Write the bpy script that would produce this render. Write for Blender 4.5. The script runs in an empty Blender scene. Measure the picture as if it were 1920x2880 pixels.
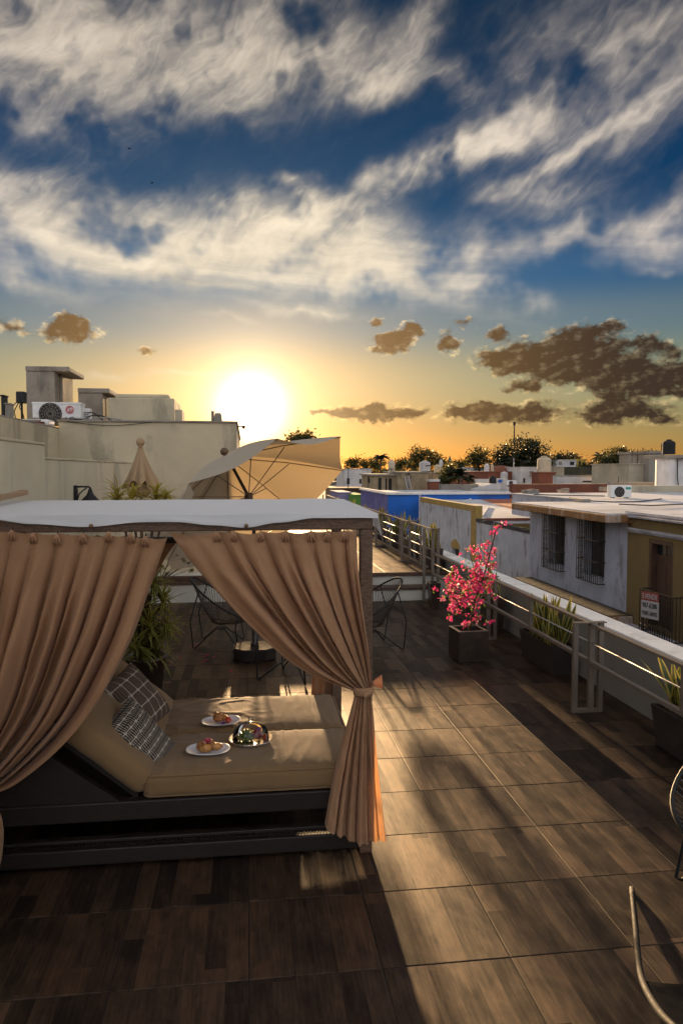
import bpy, math, random
from mathutils import Vector, Matrix, noise

# ------------------------------------------------------------------ camera, sky, sun, exposure
sc = bpy.context.scene
COL = sc.collection
R = math.radians
CAM_H = 2.25
YAW, PITCH, FPX = R(7.317), R(-3.311), 2092.0          # focal length in photo pixels (1920 wide)
cam_d = bpy.data.cameras.new('camera'); cam = bpy.data.objects.new('camera', cam_d); COL.objects.link(cam)
cam.location = (0, 0, CAM_H); cam.rotation_euler = (R(90) + PITCH, 0, -YAW)
cam_d.sensor_fit = 'HORIZONTAL'; cam_d.sensor_width = 24.0; cam_d.lens = 24.0 * FPX / 1920.0
cam_d.clip_start = 0.05; cam_d.clip_end = 9000
sc.camera = cam
SUN_EL, SUN_AZ = R(4.65), R(0.45)                       # azimuth measured from +Y towards +X
sc.view_settings.view_transform = 'Standard'; sc.view_settings.look = 'None'
sc.view_settings.gamma = 1.0; sc.view_settings.use_curve_mapping = False
sc.view_settings.exposure = 1.6
sc.render.engine = 'CYCLES'
sc.cycles.use_denoising = True
sc.cycles.use_adaptive_sampling = True; sc.cycles.adaptive_threshold = 0.02; sc.cycles.adaptive_min_samples = 8
sc.cycles.max_bounces = 8; sc.cycles.diffuse_bounces = 4; sc.cycles.glossy_bounces = 4
sc.cycles.transmission_bounces = 6; sc.cycles.transparent_max_bounces = 12; sc.cycles.volume_bounces = 1
sc.cycles.sample_clamp_indirect = 4.0

def sun_vec():
    return Vector((math.sin(SUN_AZ) * math.cos(SUN_EL), math.cos(SUN_AZ) * math.cos(SUN_EL), math.sin(SUN_EL)))
sd = bpy.data.lights.new('sun', 'SUN'); sun = bpy.data.objects.new('sun', sd); COL.objects.link(sun)
sd.energy = 5.0; sd.angle = R(1.2); sd.color = (1.0, 0.66, 0.34)
sun.rotation_euler = (-sun_vec()).to_track_quat('-Z', 'Y').to_euler(); sun.location = (0, 20, 12)

# pixel of the 1920x2880 photograph -> point in the place, on a plane Y=, X= or Z=
_F = Vector((math.sin(YAW) * math.cos(PITCH), math.cos(YAW) * math.cos(PITCH), math.sin(PITCH)))
_Rt = Vector((math.cos(YAW), -math.sin(YAW), 0)); _U = _Rt.cross(_F)
def ray(x, y): return _F + _Rt * ((x - 960) / FPX) - _U * ((y - 1440) / FPX)
def aty(x, y, v): d = ray(x, y); return Vector((0, 0, CAM_H)) + d * (v / d.y)
def atx(x, y, v): d = ray(x, y); return Vector((0, 0, CAM_H)) + d * (v / d.x)
def atz(x, y, v): d = ray(x, y); return Vector((0, 0, CAM_H)) + d * ((v - CAM_H) / d.z)

# ------------------------------------------------------------------ world: sky and clouds
class NT:
    """small helper to write node graphs"""
    def __init__(s, tree): s.t = tree
    def n(s, kind, **kw):
        nd = s.t.nodes.new(kind)
        for k, v in kw.items(): setattr(nd, k, v)
        return nd
    def put(s, sock, v):
        if hasattr(v, 'is_linked') or isinstance(v, bpy.types.NodeSocket): s.t.links.new(v, sock)
        elif v is not None: sock.default_value = v
    def m(s, op, a, b=None, c=None, clamp=False):
        nd = s.n('ShaderNodeMath', operation=op, use_clamp=clamp)
        s.put(nd.inputs[0], a)
        if b is not None: s.put(nd.inputs[1], b)
        if c is not None: s.put(nd.inputs[2], c)
        return nd.outputs[0]
    def vm(s, op, a, b=None, c=None):
        nd = s.n('ShaderNodeVectorMath', operation=op)
        s.put(nd.inputs[0], a)
        if b is not None: s.put(nd.inputs[1], b)
        if op == 'SCALE' and c is not None: s.put(nd.inputs['Scale'], c)
        return nd.outputs['Value'] if op in ('DOT_PRODUCT', 'LENGTH', 'DISTANCE') else nd.outputs[0]
    def ss(s, v, lo, hi, a=0.0, b=1.0, smooth=True):
        nd = s.n('ShaderNodeMapRange', interpolation_type='SMOOTHSTEP' if smooth else 'LINEAR')
        s.put(nd.inputs[0], v); s.put(nd.inputs[1], lo); s.put(nd.inputs[2], hi); s.put(nd.inputs[3], a); s.put(nd.inputs[4], b)
        return nd.outputs[0]
    def mix(s, f, a, b, blend='MIX'):
        nd = s.n('ShaderNodeMix', data_type='RGBA', blend_type=blend, clamp_factor=True)
        s.put(nd.inputs[0], f)
        for k, v in ((6, a), (7, b)):
            s.put(nd.inputs[k], (*v, 1) if isinstance(v, tuple) and len(v) == 3 else v)
        return nd.outputs[2]
    def noise(s, vec, scale, detail=5, rough=0.55, dist=0.0, lac=2.0, out=0, dims='3D'):
        nd = s.n('ShaderNodeTexNoise', noise_dimensions=dims)
        if vec is not None: s.put(nd.inputs['Vector'], vec)
        s.put(nd.inputs['Scale'], scale); s.put(nd.inputs['Detail'], detail); s.put(nd.inputs['Roughness'], rough)
        s.put(nd.inputs['Distortion'], dist); s.put(nd.inputs['Lacunarity'], lac)
        return nd.outputs[out]
    def mapping(s, vec, loc=(0, 0, 0), rot=(0, 0, 0), scale=(1, 1, 1), kind='POINT'):
        nd = s.n('ShaderNodeMapping', vector_type=kind)
        s.put(nd.inputs[0], vec); nd.inputs[1].default_value = loc; nd.inputs[2].default_value = rot; nd.inputs[3].default_value = scale
        return nd.outputs[0]
    def ramp(s, f, stops, interp='LINEAR'):
        nd = s.n('ShaderNodeValToRGB'); cr = nd.color_ramp; cr.interpolation = interp
        while len(cr.elements) < len(stops): cr.elements.new(0.5)
        for e, (p, c) in zip(cr.elements, stops): e.position = p; e.color = (*c, 1) if len(c) == 3 else c
        s.put(nd.inputs[0], f); return nd.outputs[0]

def build_world():
    w = bpy.data.worlds.new('World'); sc.world = w; w.use_nodes = True
    t = w.node_tree; t.nodes.clear(); g = NT(t)
    out = g.n('ShaderNodeOutputWorld'); bg = g.n('ShaderNodeBackground'); t.links.new(bg.outputs[0], out.inputs[0])
    bg.inputs[1].default_value = 0.066
    sky = g.n('ShaderNodeTexSky', sky_type='NISHITA'); sky.sun_disc = False
    sky.sun_elevation = SUN_EL; sky.sun_rotation = SUN_AZ; sky.altitude = 0; sky.air_density = 1.0; sky.dust_density = 0.3; sky.ozone_density = 3.0
    base = sky.outputs[0]
    tc = g.n('ShaderNodeTexCoord'); d = g.vm('NORMALIZE', tc.outputs['Generated'])
    sp = g.n('ShaderNodeSeparateXYZ'); g.put(sp.inputs[0], d); dx, dy, dz = sp.outputs
    az = g.m('MULTIPLY', g.m('ARCTAN2', dx, dy), 180 / math.pi)
    el = g.m('MULTIPLY', g.m('ARCSINE', dz), 180 / math.pi)
    cmb = g.n('ShaderNodeCombineXYZ'); g.put(cmb.inputs[0], az); g.put(cmb.inputs[1], el); P = cmb.outputs[0]
    def ae(x, y):
        v = ray(x, y).normalized(); return math.degrees(math.atan2(v.x, v.y)), math.degrees(math.asin(v.z))
    PPD = 36.5
    def blobs(lst, coords):
        acc = None
        for (x, y, rx, ry, ang, amp) in lst:
            a, e = ae(x, y)
            mp = g.mapping(coords, (a, e, 0), (0, 0, R(ang)), (rx / PPD, ry / PPD, 1), 'TEXTURE')
            gr = g.n('ShaderNodeTexGradient', gradient_type='QUADRATIC_SPHERE'); g.put(gr.inputs[0], mp)
            acc = g.m('MULTIPLY', gr.outputs['Fac'], amp) if acc is None else g.m('MULTIPLY_ADD', gr.outputs['Fac'], amp, acc)
        return acc
    # the sun's glow in the air
    sv = sun_vec()
    cosang = g.vm('DOT_PRODUCT', d, tuple(sv))
    ang = g.m('MULTIPLY', g.m('ARCCOSINE', g.m('MINIMUM', cosang, 0.99999)), 180 / math.pi)
    core = g.m('EXPONENT', g.m('MULTIPLY', ang, -1 / 0.72))
    glow = g.m('EXPONENT', g.m('MULTIPLY', ang, -1 / 3.2))
    wide = g.m('EXPONENT', g.m('MULTIPLY', ang, -1 / 6.0))
    # warped coordinates shared by all clouds
    wob = g.vm('SCALE', g.vm('SUBTRACT', g.noise(P, 0.2, 3, 0.55, out=1), (0.5, 0.5, 0.5)), None, 3.2)
    PW = g.vm('ADD', P, wob)
    wob2 = g.vm('SCALE', g.vm('SUBTRACT', g.noise(P, 0.9, 4, 0.6, out=1), (0.5, 0.5, 0.5)), None, 1.3)
    PC = g.vm('ADD', P, wob2)
    # high thin cloud: fine filaments drawn out by the wind
    cir = blobs(CIRRUS, PW)
    PF = g.vm('ADD', P, g.vm('SCALE', wob, None, 0.4))
    def streak(v, seed, deg, along, across, det, ro):
        return g.noise(g.mapping(v, seed, (0, 0, R(deg)), (along, across, 1), 'TEXTURE'), 1.0, det, ro)
    def ridge(n): return g.m('SUBTRACT', 1.0, g.m('ABSOLUTE', g.m('MULTIPLY_ADD', n, 2.6, -1.3)))
    PB = g.vm('ADD', P, g.vm('SCALE', wob, None, 0.9))
    st1 = streak(PF, (0, 0, 0), 18, 12.0, 1.9, 4, 0.5)
    st2 = ridge(streak(PB, (3, 7, 0), 44, 9.0, 0.8, 3, 0.45))
    st3 = streak(PF, (1, 2, 0), -5, 16.0, 1.3, 5, 0.52)
    st4 = streak(PB, (5, 2, 0), 30, 7.0, 2.6, 6, 0.56)
    lowp = g.ss(el, 14.0, 20.0)
    hi_ = g.m('ADD', g.m('MULTIPLY', st1, 0.42), g.m('ADD', g.m('MULTIPLY', g.m('SUBTRACT', st2, 0.25), 0.13), g.m('MULTIPLY', st4, 0.5)))
    lo_ = g.m('ADD', g.m('MULTIPLY', st3, 0.6), g.m('MULTIPLY', st4, 0.4))
    st = g.m('ADD', g.m('MULTIPLY', hi_, lowp), g.m('MULTIPLY', lo_, g.m('SUBTRACT', 1.0, lowp)))
    tex = g.m('EXPONENT', g.m('MULTIPLY', g.m('SUBTRACT', st, 0.5), g.ss(el, 13.0, 21.0, 3.4, 7.0)))
    env = g.m('ADD', g.m('POWER', g.m('MINIMUM', cir, 1.5), 1.4), g.m('MULTIPLY_ADD', g.ss(ang, 38.0, 75.0), g.ss(el, 35.0, 75.0, 0.5, 0.22), 0.004))
    dens = g.m('MULTIPLY', env, tex)
    cirm = g.m('MULTIPLY', g.m('SUBTRACT', 1.0, g.m('EXPONENT', g.m('MULTIPLY', dens, -1.5))), g.ss(el, 2.0, 8.0))
    # heaped clouds near the horizon, seen against the light
    cum = blobs(CUMULUS, PC)
    pm_ = g.mapping(P, (0, 0, 0), (0, 0, 0), (0.75, 1.25, 1))
    pn = g.noise(pm_, 1.0, 5, 0.54)
    pno = g.noise(g.vm('ADD', pm_, (-0.34, 0.20, 0)), 1.0, 5, 0.55)
    pn2 = streak(PC, (9, 4, 0), 8, 3.2, 1.0, 3, 0.55)
    cd = g.m('ADD', g.m('MULTIPLY', cum, 1.45), g.m('MULTIPLY', g.m('SUBTRACT', pn, 0.5), 1.7))
    cumm = g.m('MULTIPLY', g.ss(cd, 0.02, 0.52), g.ss(cum, 0.02, 0.14))
    relief = g.m('SUBTRACT', pn, pno)
    cds = g.m('ADD', g.m('MULTIPLY', cum, 1.45), g.m('MULTIPLY', g.m('SUBTRACT', g.noise(pm_, 1.0, 3, 0.5), 0.5), 1.5))
    thick = g.m('SUBTRACT', g.ss(g.m('ADD', cds, g.m('MULTIPLY', g.m('SUBTRACT', pn2, 0.5), 1.3)), 0.10, 0.72), g.m('MULTIPLY', relief, 0.8), clamp=True)
    grade = g.ramp(g.m('DIVIDE', g.m('MAXIMUM', el, 0.0), 40.0), SKY_GRADE, 'EASE')
    clear = g.mix(1.0, base, grade, 'MULTIPLY')
    # colours: brighter towards the sun
    cir_c = g.mix(g.ss(ang, 6.0, 34.0), (4.5, 3.85, 2.85), (3.9, 3.35, 2.8))
    cir_c = g.vm('SCALE', cir_c, None, g.m('MULTIPLY_ADD', g.m('SUBTRACT', st, 0.5), 1.2, 0.95))
    front = g.ss(ang, 40.0, 110.0)                        # added fill: clouds behind the camera made brighter than those in view
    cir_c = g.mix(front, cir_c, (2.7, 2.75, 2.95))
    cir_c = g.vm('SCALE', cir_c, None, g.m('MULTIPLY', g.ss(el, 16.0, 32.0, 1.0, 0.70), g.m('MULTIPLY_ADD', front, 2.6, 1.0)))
    rim_c = g.vm('ADD', g.vm('SCALE', clear, None, 1.02), g.mix(g.ss(ang, 3.0, 34.0), (1.3, 0.8, 0.3), (0.55, 0.36, 0.2)))
    core_c = g.mix(g.ss(ang, 5.0, 30.0), (1.25, 0.68, 0.24), (0.26, 0.165, 0.11))
    sunny = g.ss(relief, -0.06, 0.16)                     # edges turned towards the sun catch the light
    rim_c = g.vm('ADD', g.vm('SCALE', clear, None, 0.92), g.vm('SCALE', g.mix(g.ss(ang, 3.0, 34.0), (3.4, 2.2, 0.8), (2.0, 1.35, 0.65)), None, sunny))
    cum_c = g.mix(thick, rim_c, core_c)
    # clear sky, warmed low down
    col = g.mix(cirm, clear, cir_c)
    col = g.mix(cumm, col, cum_c)
    add = g.vm('ADD', g.vm('SCALE', g.mix(0.0, (7.5, 5.2, 2.7), (0, 0, 0)), None, glow), g.vm('SCALE', g.mix(0.0, (120, 98, 70), (0, 0, 0)), None, core))
    add = g.vm('ADD', add, g.vm('SCALE', g.mix(0.0, (1.5, 1.0, 0.5), (0, 0, 0)), None, wide))
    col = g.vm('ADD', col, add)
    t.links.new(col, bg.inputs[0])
    w.cycles.sampling_method = 'MANUAL'; w.cycles.sample_map_resolution = 512

SKY_GRADE = [(0.0, (0.44, 0.29, 0.17)), (0.06, (0.48, 0.325, 0.195)), (0.18, (0.61, 0.43, 0.26)), (0.275, (0.40, 0.36, 0.33)), (0.35, (0.13, 0.245, 0.345)), (0.5, (0.016, 0.135, 0.225)), (0.8, (0.026, 0.108, 0.152)), (1.0, (0.03, 0.10, 0.145))]
CIRRUS = [  # x, y, rx, ry (photo pixels), tilt, amount
    (60, 60, 420, 260, 0, 1.0), (330, 90, 380, 240, 20, 0.9), (150, 210, 260, 120, 10, 0.5), (640, 160, 420, 190, 14, 0.75), (900, 170, 380, 170, 10, 0.85),
    (1080, 225, 300, 70, 6, 0.75), (1170, 60, 240, 110, 45, 0.5), (760, 60, 300, 120, 20, 0.5), (560, 270, 420, 110, -8, 0.35),
    (1330, 260, 90, 160, 62, 0.3), (1290, 425, 330, 90, 12, 1.15), (1120, 480, 190, 60, 10, 0.9), (1480, 350, 240, 90, 20, 0.5),
    (1600, 440, 330, 38, 23, 0.95), (1790, 355, 200, 60, 28, 0.55), (1700, 200, 560, 330, 0, 0.42), (1850, 80, 300, 300, 0, 0.25), (1500, 560, 360, 120, -10, 0.4),
    (100, 330, 500, 120, -10, 0.22), (820, 500, 120, 30, 12, 0.55),
    (100, 640, 620, 190, -10, 1.15), (520, 690, 760, 170, -6, 1.3), (950, 700, 560, 190, -8, 1.25), (900, 590, 330, 130, 0, 0.9), (1180, 780, 460, 130, -14, 1.2), (1450, 825, 170, 45, -14, 0.8),
    (60, 780, 260, 60, -8, 0.6), (500, 775, 460, 36, -7, 0.8), (880, 870, 330, 36, -3, 0.6), (640, 900, 130, 18, -6, 0.45),
    (1640, 665, 520, 62, 3, 0.95), (1850, 690, 300, 90, 0, 0.7), (1890, 580, 160, 60, 25, 0.6), (1850, 755, 120, 24, 0, 0.5), (1330, 690, 240, 90, -10, 0.4),
    (620, 1050, 420, 18, 4, 0.5), (300, 1070, 380, 30, 4, 0.4),
]
CUMULUS = [
    (200, 932, 120, 42, 0, 1.5), (195, 905, 66, 44, 0, 1.2), (20, 912, 80, 40, -10, 0.7), (415, 986, 50, 16, 0, 0.6),
    (1100, 965, 96, 44, 4, 1.5), (1130, 940, 64, 42, 0, 0.9), (1058, 903, 40, 26, 10, 0.7), (1165, 918, 56, 26, -25, 1.1), (1262, 962, 56, 46, -30, 1.2), (1312, 908, 70, 26, -8, 0.55), (1400, 940, 70, 40, 10, 0.45),
    (1660, 1030, 400, 100, -6, 1.15), (1560, 1000, 260, 90, 0, 0.7), (1640, 945, 160, 60, 10, 0.75), (1700, 920, 90, 36, 12, 0.6), (1830, 965, 150, 44, -14, 0.75), (1860, 1080, 260, 80, 6, 0.9), (1480, 1090, 110, 34, 0, 0.7), (1400, 1020, 120, 60, -10, 0.5),
    (1060, 1162, 210, 44, 0, 1.25), (1000, 1160, 110, 22, 6, 0.6), (1350, 1158, 180, 50, 0, 1.2), (1500, 1161, 150, 50, 0, 1.1), (1280, 1160, 60, 26, 0, 0.6), (1720, 1158, 150, 60, 0, 1.2), (1850, 1168, 120, 38, -4, 0.8), (890, 1160, 60, 14, 0, 0.5),
    (-400, 1000, 300, 70, 0, 0.9), (2450, 1050, 420, 90, 0, 1.0), (-900, 1150, 500, 40, 0, 0.9), (2900, 1160, 500, 40, 0, 0.9),
]
build_world()
# ------------------------------------------------------------------ mesh helpers
random.seed(11)
def world_origin(o):
    v = Vector((0, 0, 0))
    while o is not None: v += o.location; o = o.parent
    return v
class MB:
    def __init__(s): s.v = []; s.f = []; s.mi = []; s.cur = 0
    def add(s, vs, fs):
        b = len(s.v); s.v += [tuple(p) for p in vs]; s.f += [tuple(b + i for i in f) for f in fs]; s.mi += [s.cur] * len(fs); return s
    def hexa(s, p): return s.add(p, [(3, 2, 1, 0), (4, 5, 6, 7), (0, 1, 5, 4), (1, 2, 6, 5), (2, 3, 7, 6), (3, 0, 4, 7)])
    def box(s, x0, x1, y0, y1, z0, z1):
        return s.hexa([(x0, y0, z0), (x1, y0, z0), (x1, y1, z0), (x0, y1, z0), (x0, y0, z1), (x1, y0, z1), (x1, y1, z1), (x0, y1, z1)])
    def frustum(s, x0, x1, y0, y1, z0, z1, inset):
        i = inset
        return s.hexa([(x0 + i, y0 + i, z0), (x1 - i, y0 + i, z0), (x1 - i, y1 - i, z0), (x0 + i, y1 - i, z0), (x0, y0, z1), (x1, y0, z1), (x1, y1, z1), (x0, y1, z1)])
    def bar(s, p, q, w, h, up=(0, 0, 1)):
        p, q = Vector(p), Vector(q); d = (q - p).normalized(); u = Vector(up)
        if abs(d.dot(u)) > 0.98: u = Vector((0, 1, 0))
        a = d.cross(u).normalized() * (w / 2); b = a.cross(d).normalized() * (h / 2)
        return s.hexa([p - a - b, p + a - b, p + a + b, p - a + b, q - a - b, q + a - b, q + a + b, q - a + b])
    def tube(s, pts, r, n=8, closed=False, cap=True):
        pts = [Vector(p) for p in pts]; m = len(pts); rs = r if isinstance(r, (list, tuple)) else [r] * m
        vs = []; prev = None
        for i, p in enumerate(pts):
            a = pts[i - 1] if (i > 0 or closed) else p; b = pts[(i + 1) % m] if (i < m - 1 or closed) else p
            d = (b - a).normalized()
            if prev is None:
                u = Vector((0, 0, 1)) if abs(d.z) < 0.9 else Vector((1, 0, 0)); x = d.cross(u).normalized()
            else:
                x = (prev - d * prev.dot(d)).normalized()
            prev = x; y = d.cross(x)
            vs += [p + (x * math.cos(2 * math.pi * k / n) + y * math.sin(2 * math.pi * k / n)) * rs[i] for k in range(n)]
        fs = []
        for i in range(m if closed else m - 1):
            j = (i + 1) % m
            fs += [(i * n + k, i * n + (k + 1) % n, j * n + (k + 1) % n, j * n + k) for k in range(n)]
        if cap and not closed: fs += [tuple(range(n))[::-1], tuple((m - 1) * n + k for k in range(n))]
        return s.add(vs, fs)
    def lathe(s, prof, c=(0, 0, 0), n=20, cap=True, sx=1.0, sy=1.0, pw=None):
        vs = []
        for r, z in prof:
            for k in range(n):
                a = 2 * math.pi * k / n; ca, sa = math.cos(a), math.sin(a)
                if pw: ca, sa = math.copysign(abs(ca) ** pw, ca), math.copysign(abs(sa) ** pw, sa)
                vs.append((c[0] + r * ca * sx, c[1] + r * sa * sy, c[2] + z))
        m = len(prof)
        fs = [(i * n + k, i * n + (k + 1) % n, (i + 1) * n + (k + 1) % n, (i + 1) * n + k) for i in range(m - 1) for k in range(n)]
        if cap: fs += [tuple(range(n))[::-1], tuple((m - 1) * n + k for k in range(n))]
        return s.add(vs, fs)
    def ball(s, c, rx, ry=None, rz=None, nu=12, nv=8, jit=0.0):
        ry = ry or rx; rz = rz or rx; vs = [(c[0], c[1], c[2] - rz)]
        for i in range(1, nv):
            ph = -math.pi / 2 + math.pi * i / nv
            for k in range(nu):
                th = 2 * math.pi * k / nu; q = 1 + random.uniform(-jit, jit)
                vs.append((c[0] + rx * math.cos(ph) * math.cos(th) * q, c[1] + ry * math.cos(ph) * math.sin(th) * q, c[2] + rz * math.sin(ph) * q))
        vs.append((c[0], c[1], c[2] + rz)); L = len(vs) - 1; fs = []
        for k in range(nu):
            fs.append((0, 1 + (k + 1) % nu, 1 + k)); b = 1 + (nv - 2) * nu; fs.append((L, b + k, b + (k + 1) % nu))
        for i in range(nv - 2):
            b = 1 + i * nu
            fs += [(b + k, b + (k + 1) % nu, b + nu + (k + 1) % nu, b + nu + k) for k in range(nu)]
        return s.add(vs, fs)
    def grid(s, fn, nu, nv):
        vs = [fn(i / nu, j / nv) for j in range(nv + 1) for i in range(nu + 1)]
        fs = [(j * (nu + 1) + i, j * (nu + 1) + i + 1, (j + 1) * (nu + 1) + i + 1, (j + 1) * (nu + 1) + i) for j in range(nv) for i in range(nu)]
        return s.add(vs, fs)
    def quad(s, a, b, c, d): return s.add([a, b, c, d], [(0, 1, 2, 3)])
    def prism(s, poly, z0, z1):
        n = len(poly); return s.add([(x, y, z0) for x, y in poly] + [(x, y, z1) for x, y in poly],
                                    [tuple(range(n))[::-1], tuple(range(n, 2 * n))] + [(k, (k + 1) % n, n + (k + 1) % n, n + k) for k in range(n)])
    def mesh(s, name, mats, smooth=False, off=Vector((0, 0, 0))):
        me = bpy.data.meshes.new(name)
        me.from_pydata([(x - off.x, y - off.y, z - off.z) for x, y, z in s.v], [], s.f)
        for m in (mats if isinstance(mats, (list, tuple)) else [mats]): me.materials.append(m)
        if any(s.mi): me.polygons.foreach_set('material_index', s.mi)
        if smooth: me.polygons.foreach_set('use_smooth', [True] * len(me.polygons))
        me.update(); return me
    def build(s, name, mats, parent=None, smooth=False, bevel=0.0, local=False, kind=None, subsurf=0, solid=0.0, label=None):
        """one mesh object; vertices are given in world space unless local"""
        off = Vector((0, 0, 0)) if (parent is None or local) else world_origin(parent)
        o = bpy.data.objects.new(name, s.mesh(name, mats, smooth, off)); COL.objects.link(o); o.parent = parent
        if bevel: b = o.modifiers.new('bevel', 'BEVEL'); b.width = bevel; b.segments = 2; b.limit_method = 'ANGLE'
        if solid: b = o.modifiers.new('solid', 'SOLIDIFY'); b.thickness = solid; b.offset = 0
        if subsurf: b = o.modifiers.new('sub', 'SUBSURF'); b.levels = subsurf; b.render_levels = subsurf
        if kind: o['kind'] = kind
        if label: o['label'] = label
        return o
def tag(o, label, cat, group=None):
    o['label'] = label; o['category'] = cat
    if group: o['group'] = group
    return o
def thing(name, label, cat, loc=(0, 0, 0), rz=0, group=None):
    o = bpy.data.objects.new(name, None); COL.objects.link(o); o.location = loc; o.rotation_euler = (0, 0, rz); o.empty_display_size = 0.1
    return tag(o, label, cat, group)
def struct(o): o['kind'] = 'structure'; return o
def copy_tree(o, parent=None):
    c = o.copy(); COL.objects.link(c); c.parent = parent
    for ch in list(o.children): copy_tree(ch, c)
    return c
def link_copy(o, name, loc, parent, rz=0.0):
    c = bpy.data.objects.new(name, o.data); COL.objects.link(c); c.parent = parent; c.location = loc; c.rotation_euler = (0, 0, rz); return c
def recalc(o):
    import bmesh
    bm = bmesh.new(); bm.from_mesh(o.data); bmesh.ops.recalc_face_normals(bm, faces=bm.faces); bm.to_mesh(o.data); bm.free(); return o
def text_obj(name, s, size, mat, parent, origin, xdir, updir, depth=0.004, align='CENTER'):
    cu = bpy.data.curves.new(name, 'FONT'); cu.body = s; cu.size = size; cu.extrude = depth; cu.align_x = align; cu.resolution_u = 3
    tmp = bpy.data.objects.new('tmp', cu); COL.objects.link(tmp)
    dg = bpy.context.evaluated_depsgraph_get(); me = bpy.data.meshes.new_from_object(tmp.evaluated_get(dg)); bpy.data.objects.remove(tmp)
    x = Vector(xdir).normalized(); u = Vector(updir).normalized(); z = x.cross(u); og = Vector(origin) - world_origin(parent)
    me.transform(Matrix(((x.x, u.x, z.x, og.x), (x.y, u.y, z.y, og.y), (x.z, u.z, z.z, og.z), (0, 0, 0, 1))))
    me.materials.clear(); me.materials.append(mat)
    o = bpy.data.objects.new(name, me); COL.objects.link(o); o.parent = parent; return o
def lerp(a, b, t): return a + (b - a) * t
def poly_at(pts, t):
    """smooth point on a polyline of vectors"""
    n = len(pts) - 1; x = min(max(t, 0.0), 1.0) * n; i = min(int(x), n - 1); f = x - i
    p0 = pts[max(i - 1, 0)]; p1 = pts[i]; p2 = pts[i + 1]; p3 = pts[min(i + 2, n)]
    return 0.5 * ((2 * p1) + (p2 - p0) * f + (2 * p0 - 5 * p1 + 4 * p2 - p3) * f * f + (3 * p1 - p0 - 3 * p2 + p3) * f ** 3)
def nz(x, y=0.0, z=0.0): return noise.noise(Vector((x, y, z)))

# ------------------------------------------------------------------ materials
MATS = {}
def mat(name, col, rough=0.7, var=0.25, scale=4.0, bump=0.0, bscale=40.0, metal=0.0, spec=0.5, stain=None, sscale=1.2, samt=0.5, sheen=0.0, stretch=(1, 1, 1), trans=0.0, tcol=None, coat=0.0, orand=0.0):
    """procedural surface: base colour broken up by noise, optional stains, optional fine relief"""
    if name in MATS: return MATS[name]
    m = bpy.data.materials.new(name); m.use_nodes = True; t = m.node_tree; t.nodes.clear(); g = NT(t)
    out = g.n('ShaderNodeOutputMaterial'); b = g.n('ShaderNodeBsdfPrincipled')
    tc = g.n('ShaderNodeTexCoord'); geo = g.n('ShaderNodeNewGeometry')
    P = g.mapping(geo.outputs['Position'], scale=stretch)
    n1 = g.noise(P, scale, 6, 0.6)
    lo = tuple(max(0, c * (1 - var)) for c in col); hi = tuple(min(1, c * (1 + var)) for c in col)
    c = g.mix(g.ss(n1, 0.25, 0.75), lo, hi)
    if orand:
        oi = g.n('ShaderNodeObjectInfo'); k = g.ss(oi.outputs['Random'], 0, 1, 1 - orand, 1 + orand, False)
        c = g.vm('SCALE', c, None, k)
    if stain:
        n2 = g.noise(g.mapping(geo.outputs['Position'], scale=(1, 1, 0.35)), sscale, 8, 0.68, 0.4)
        c = g.mix(g.m('MULTIPLY', g.ss(n2, 0.5, 0.66), samt), c, stain)
    g.put(b.inputs['Base Color'], c); b.inputs['Metallic'].default_value = metal
    g.put(b.inputs['Roughness'], g.ss(n1, 0.2, 0.8, max(0.02, rough - 0.07), min(1, rough + 0.07)))
    b.inputs['Specular IOR Level'].default_value = spec
    if sheen: b.inputs['Sheen Weight'].default_value = sheen
    if coat: b.inputs['Coat Weight'].default_value = coat; b.inputs['Coat Roughness'].default_value = 0.15
    if bump:
        bp = g.n('ShaderNodeBump'); bp.inputs['Strength'].default_value = bump; bp.inputs['Distance'].default_value = 0.01
        g.put(bp.inputs['Height'], g.noise(geo.outputs['Position'], bscale, 5, 0.6)); g.put(b.inputs['Normal'], bp.outputs[0])
    if trans:
        tr = g.n('ShaderNodeBsdfTranslucent'); g.put(tr.inputs[0], (*tcol, 1) if tcol else c)
        mx = g.n('ShaderNodeMixShader'); mx.inputs[0].default_value = trans
        t.links.new(b.outputs[0], mx.inputs[1]); t.links.new(tr.outputs[0], mx.inputs[2]); t.links.new(mx.outputs[0], out.inputs[0])
    else: t.links.new(b.outputs[0], out.inputs[0])
    MATS[name] = m; return m

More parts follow.
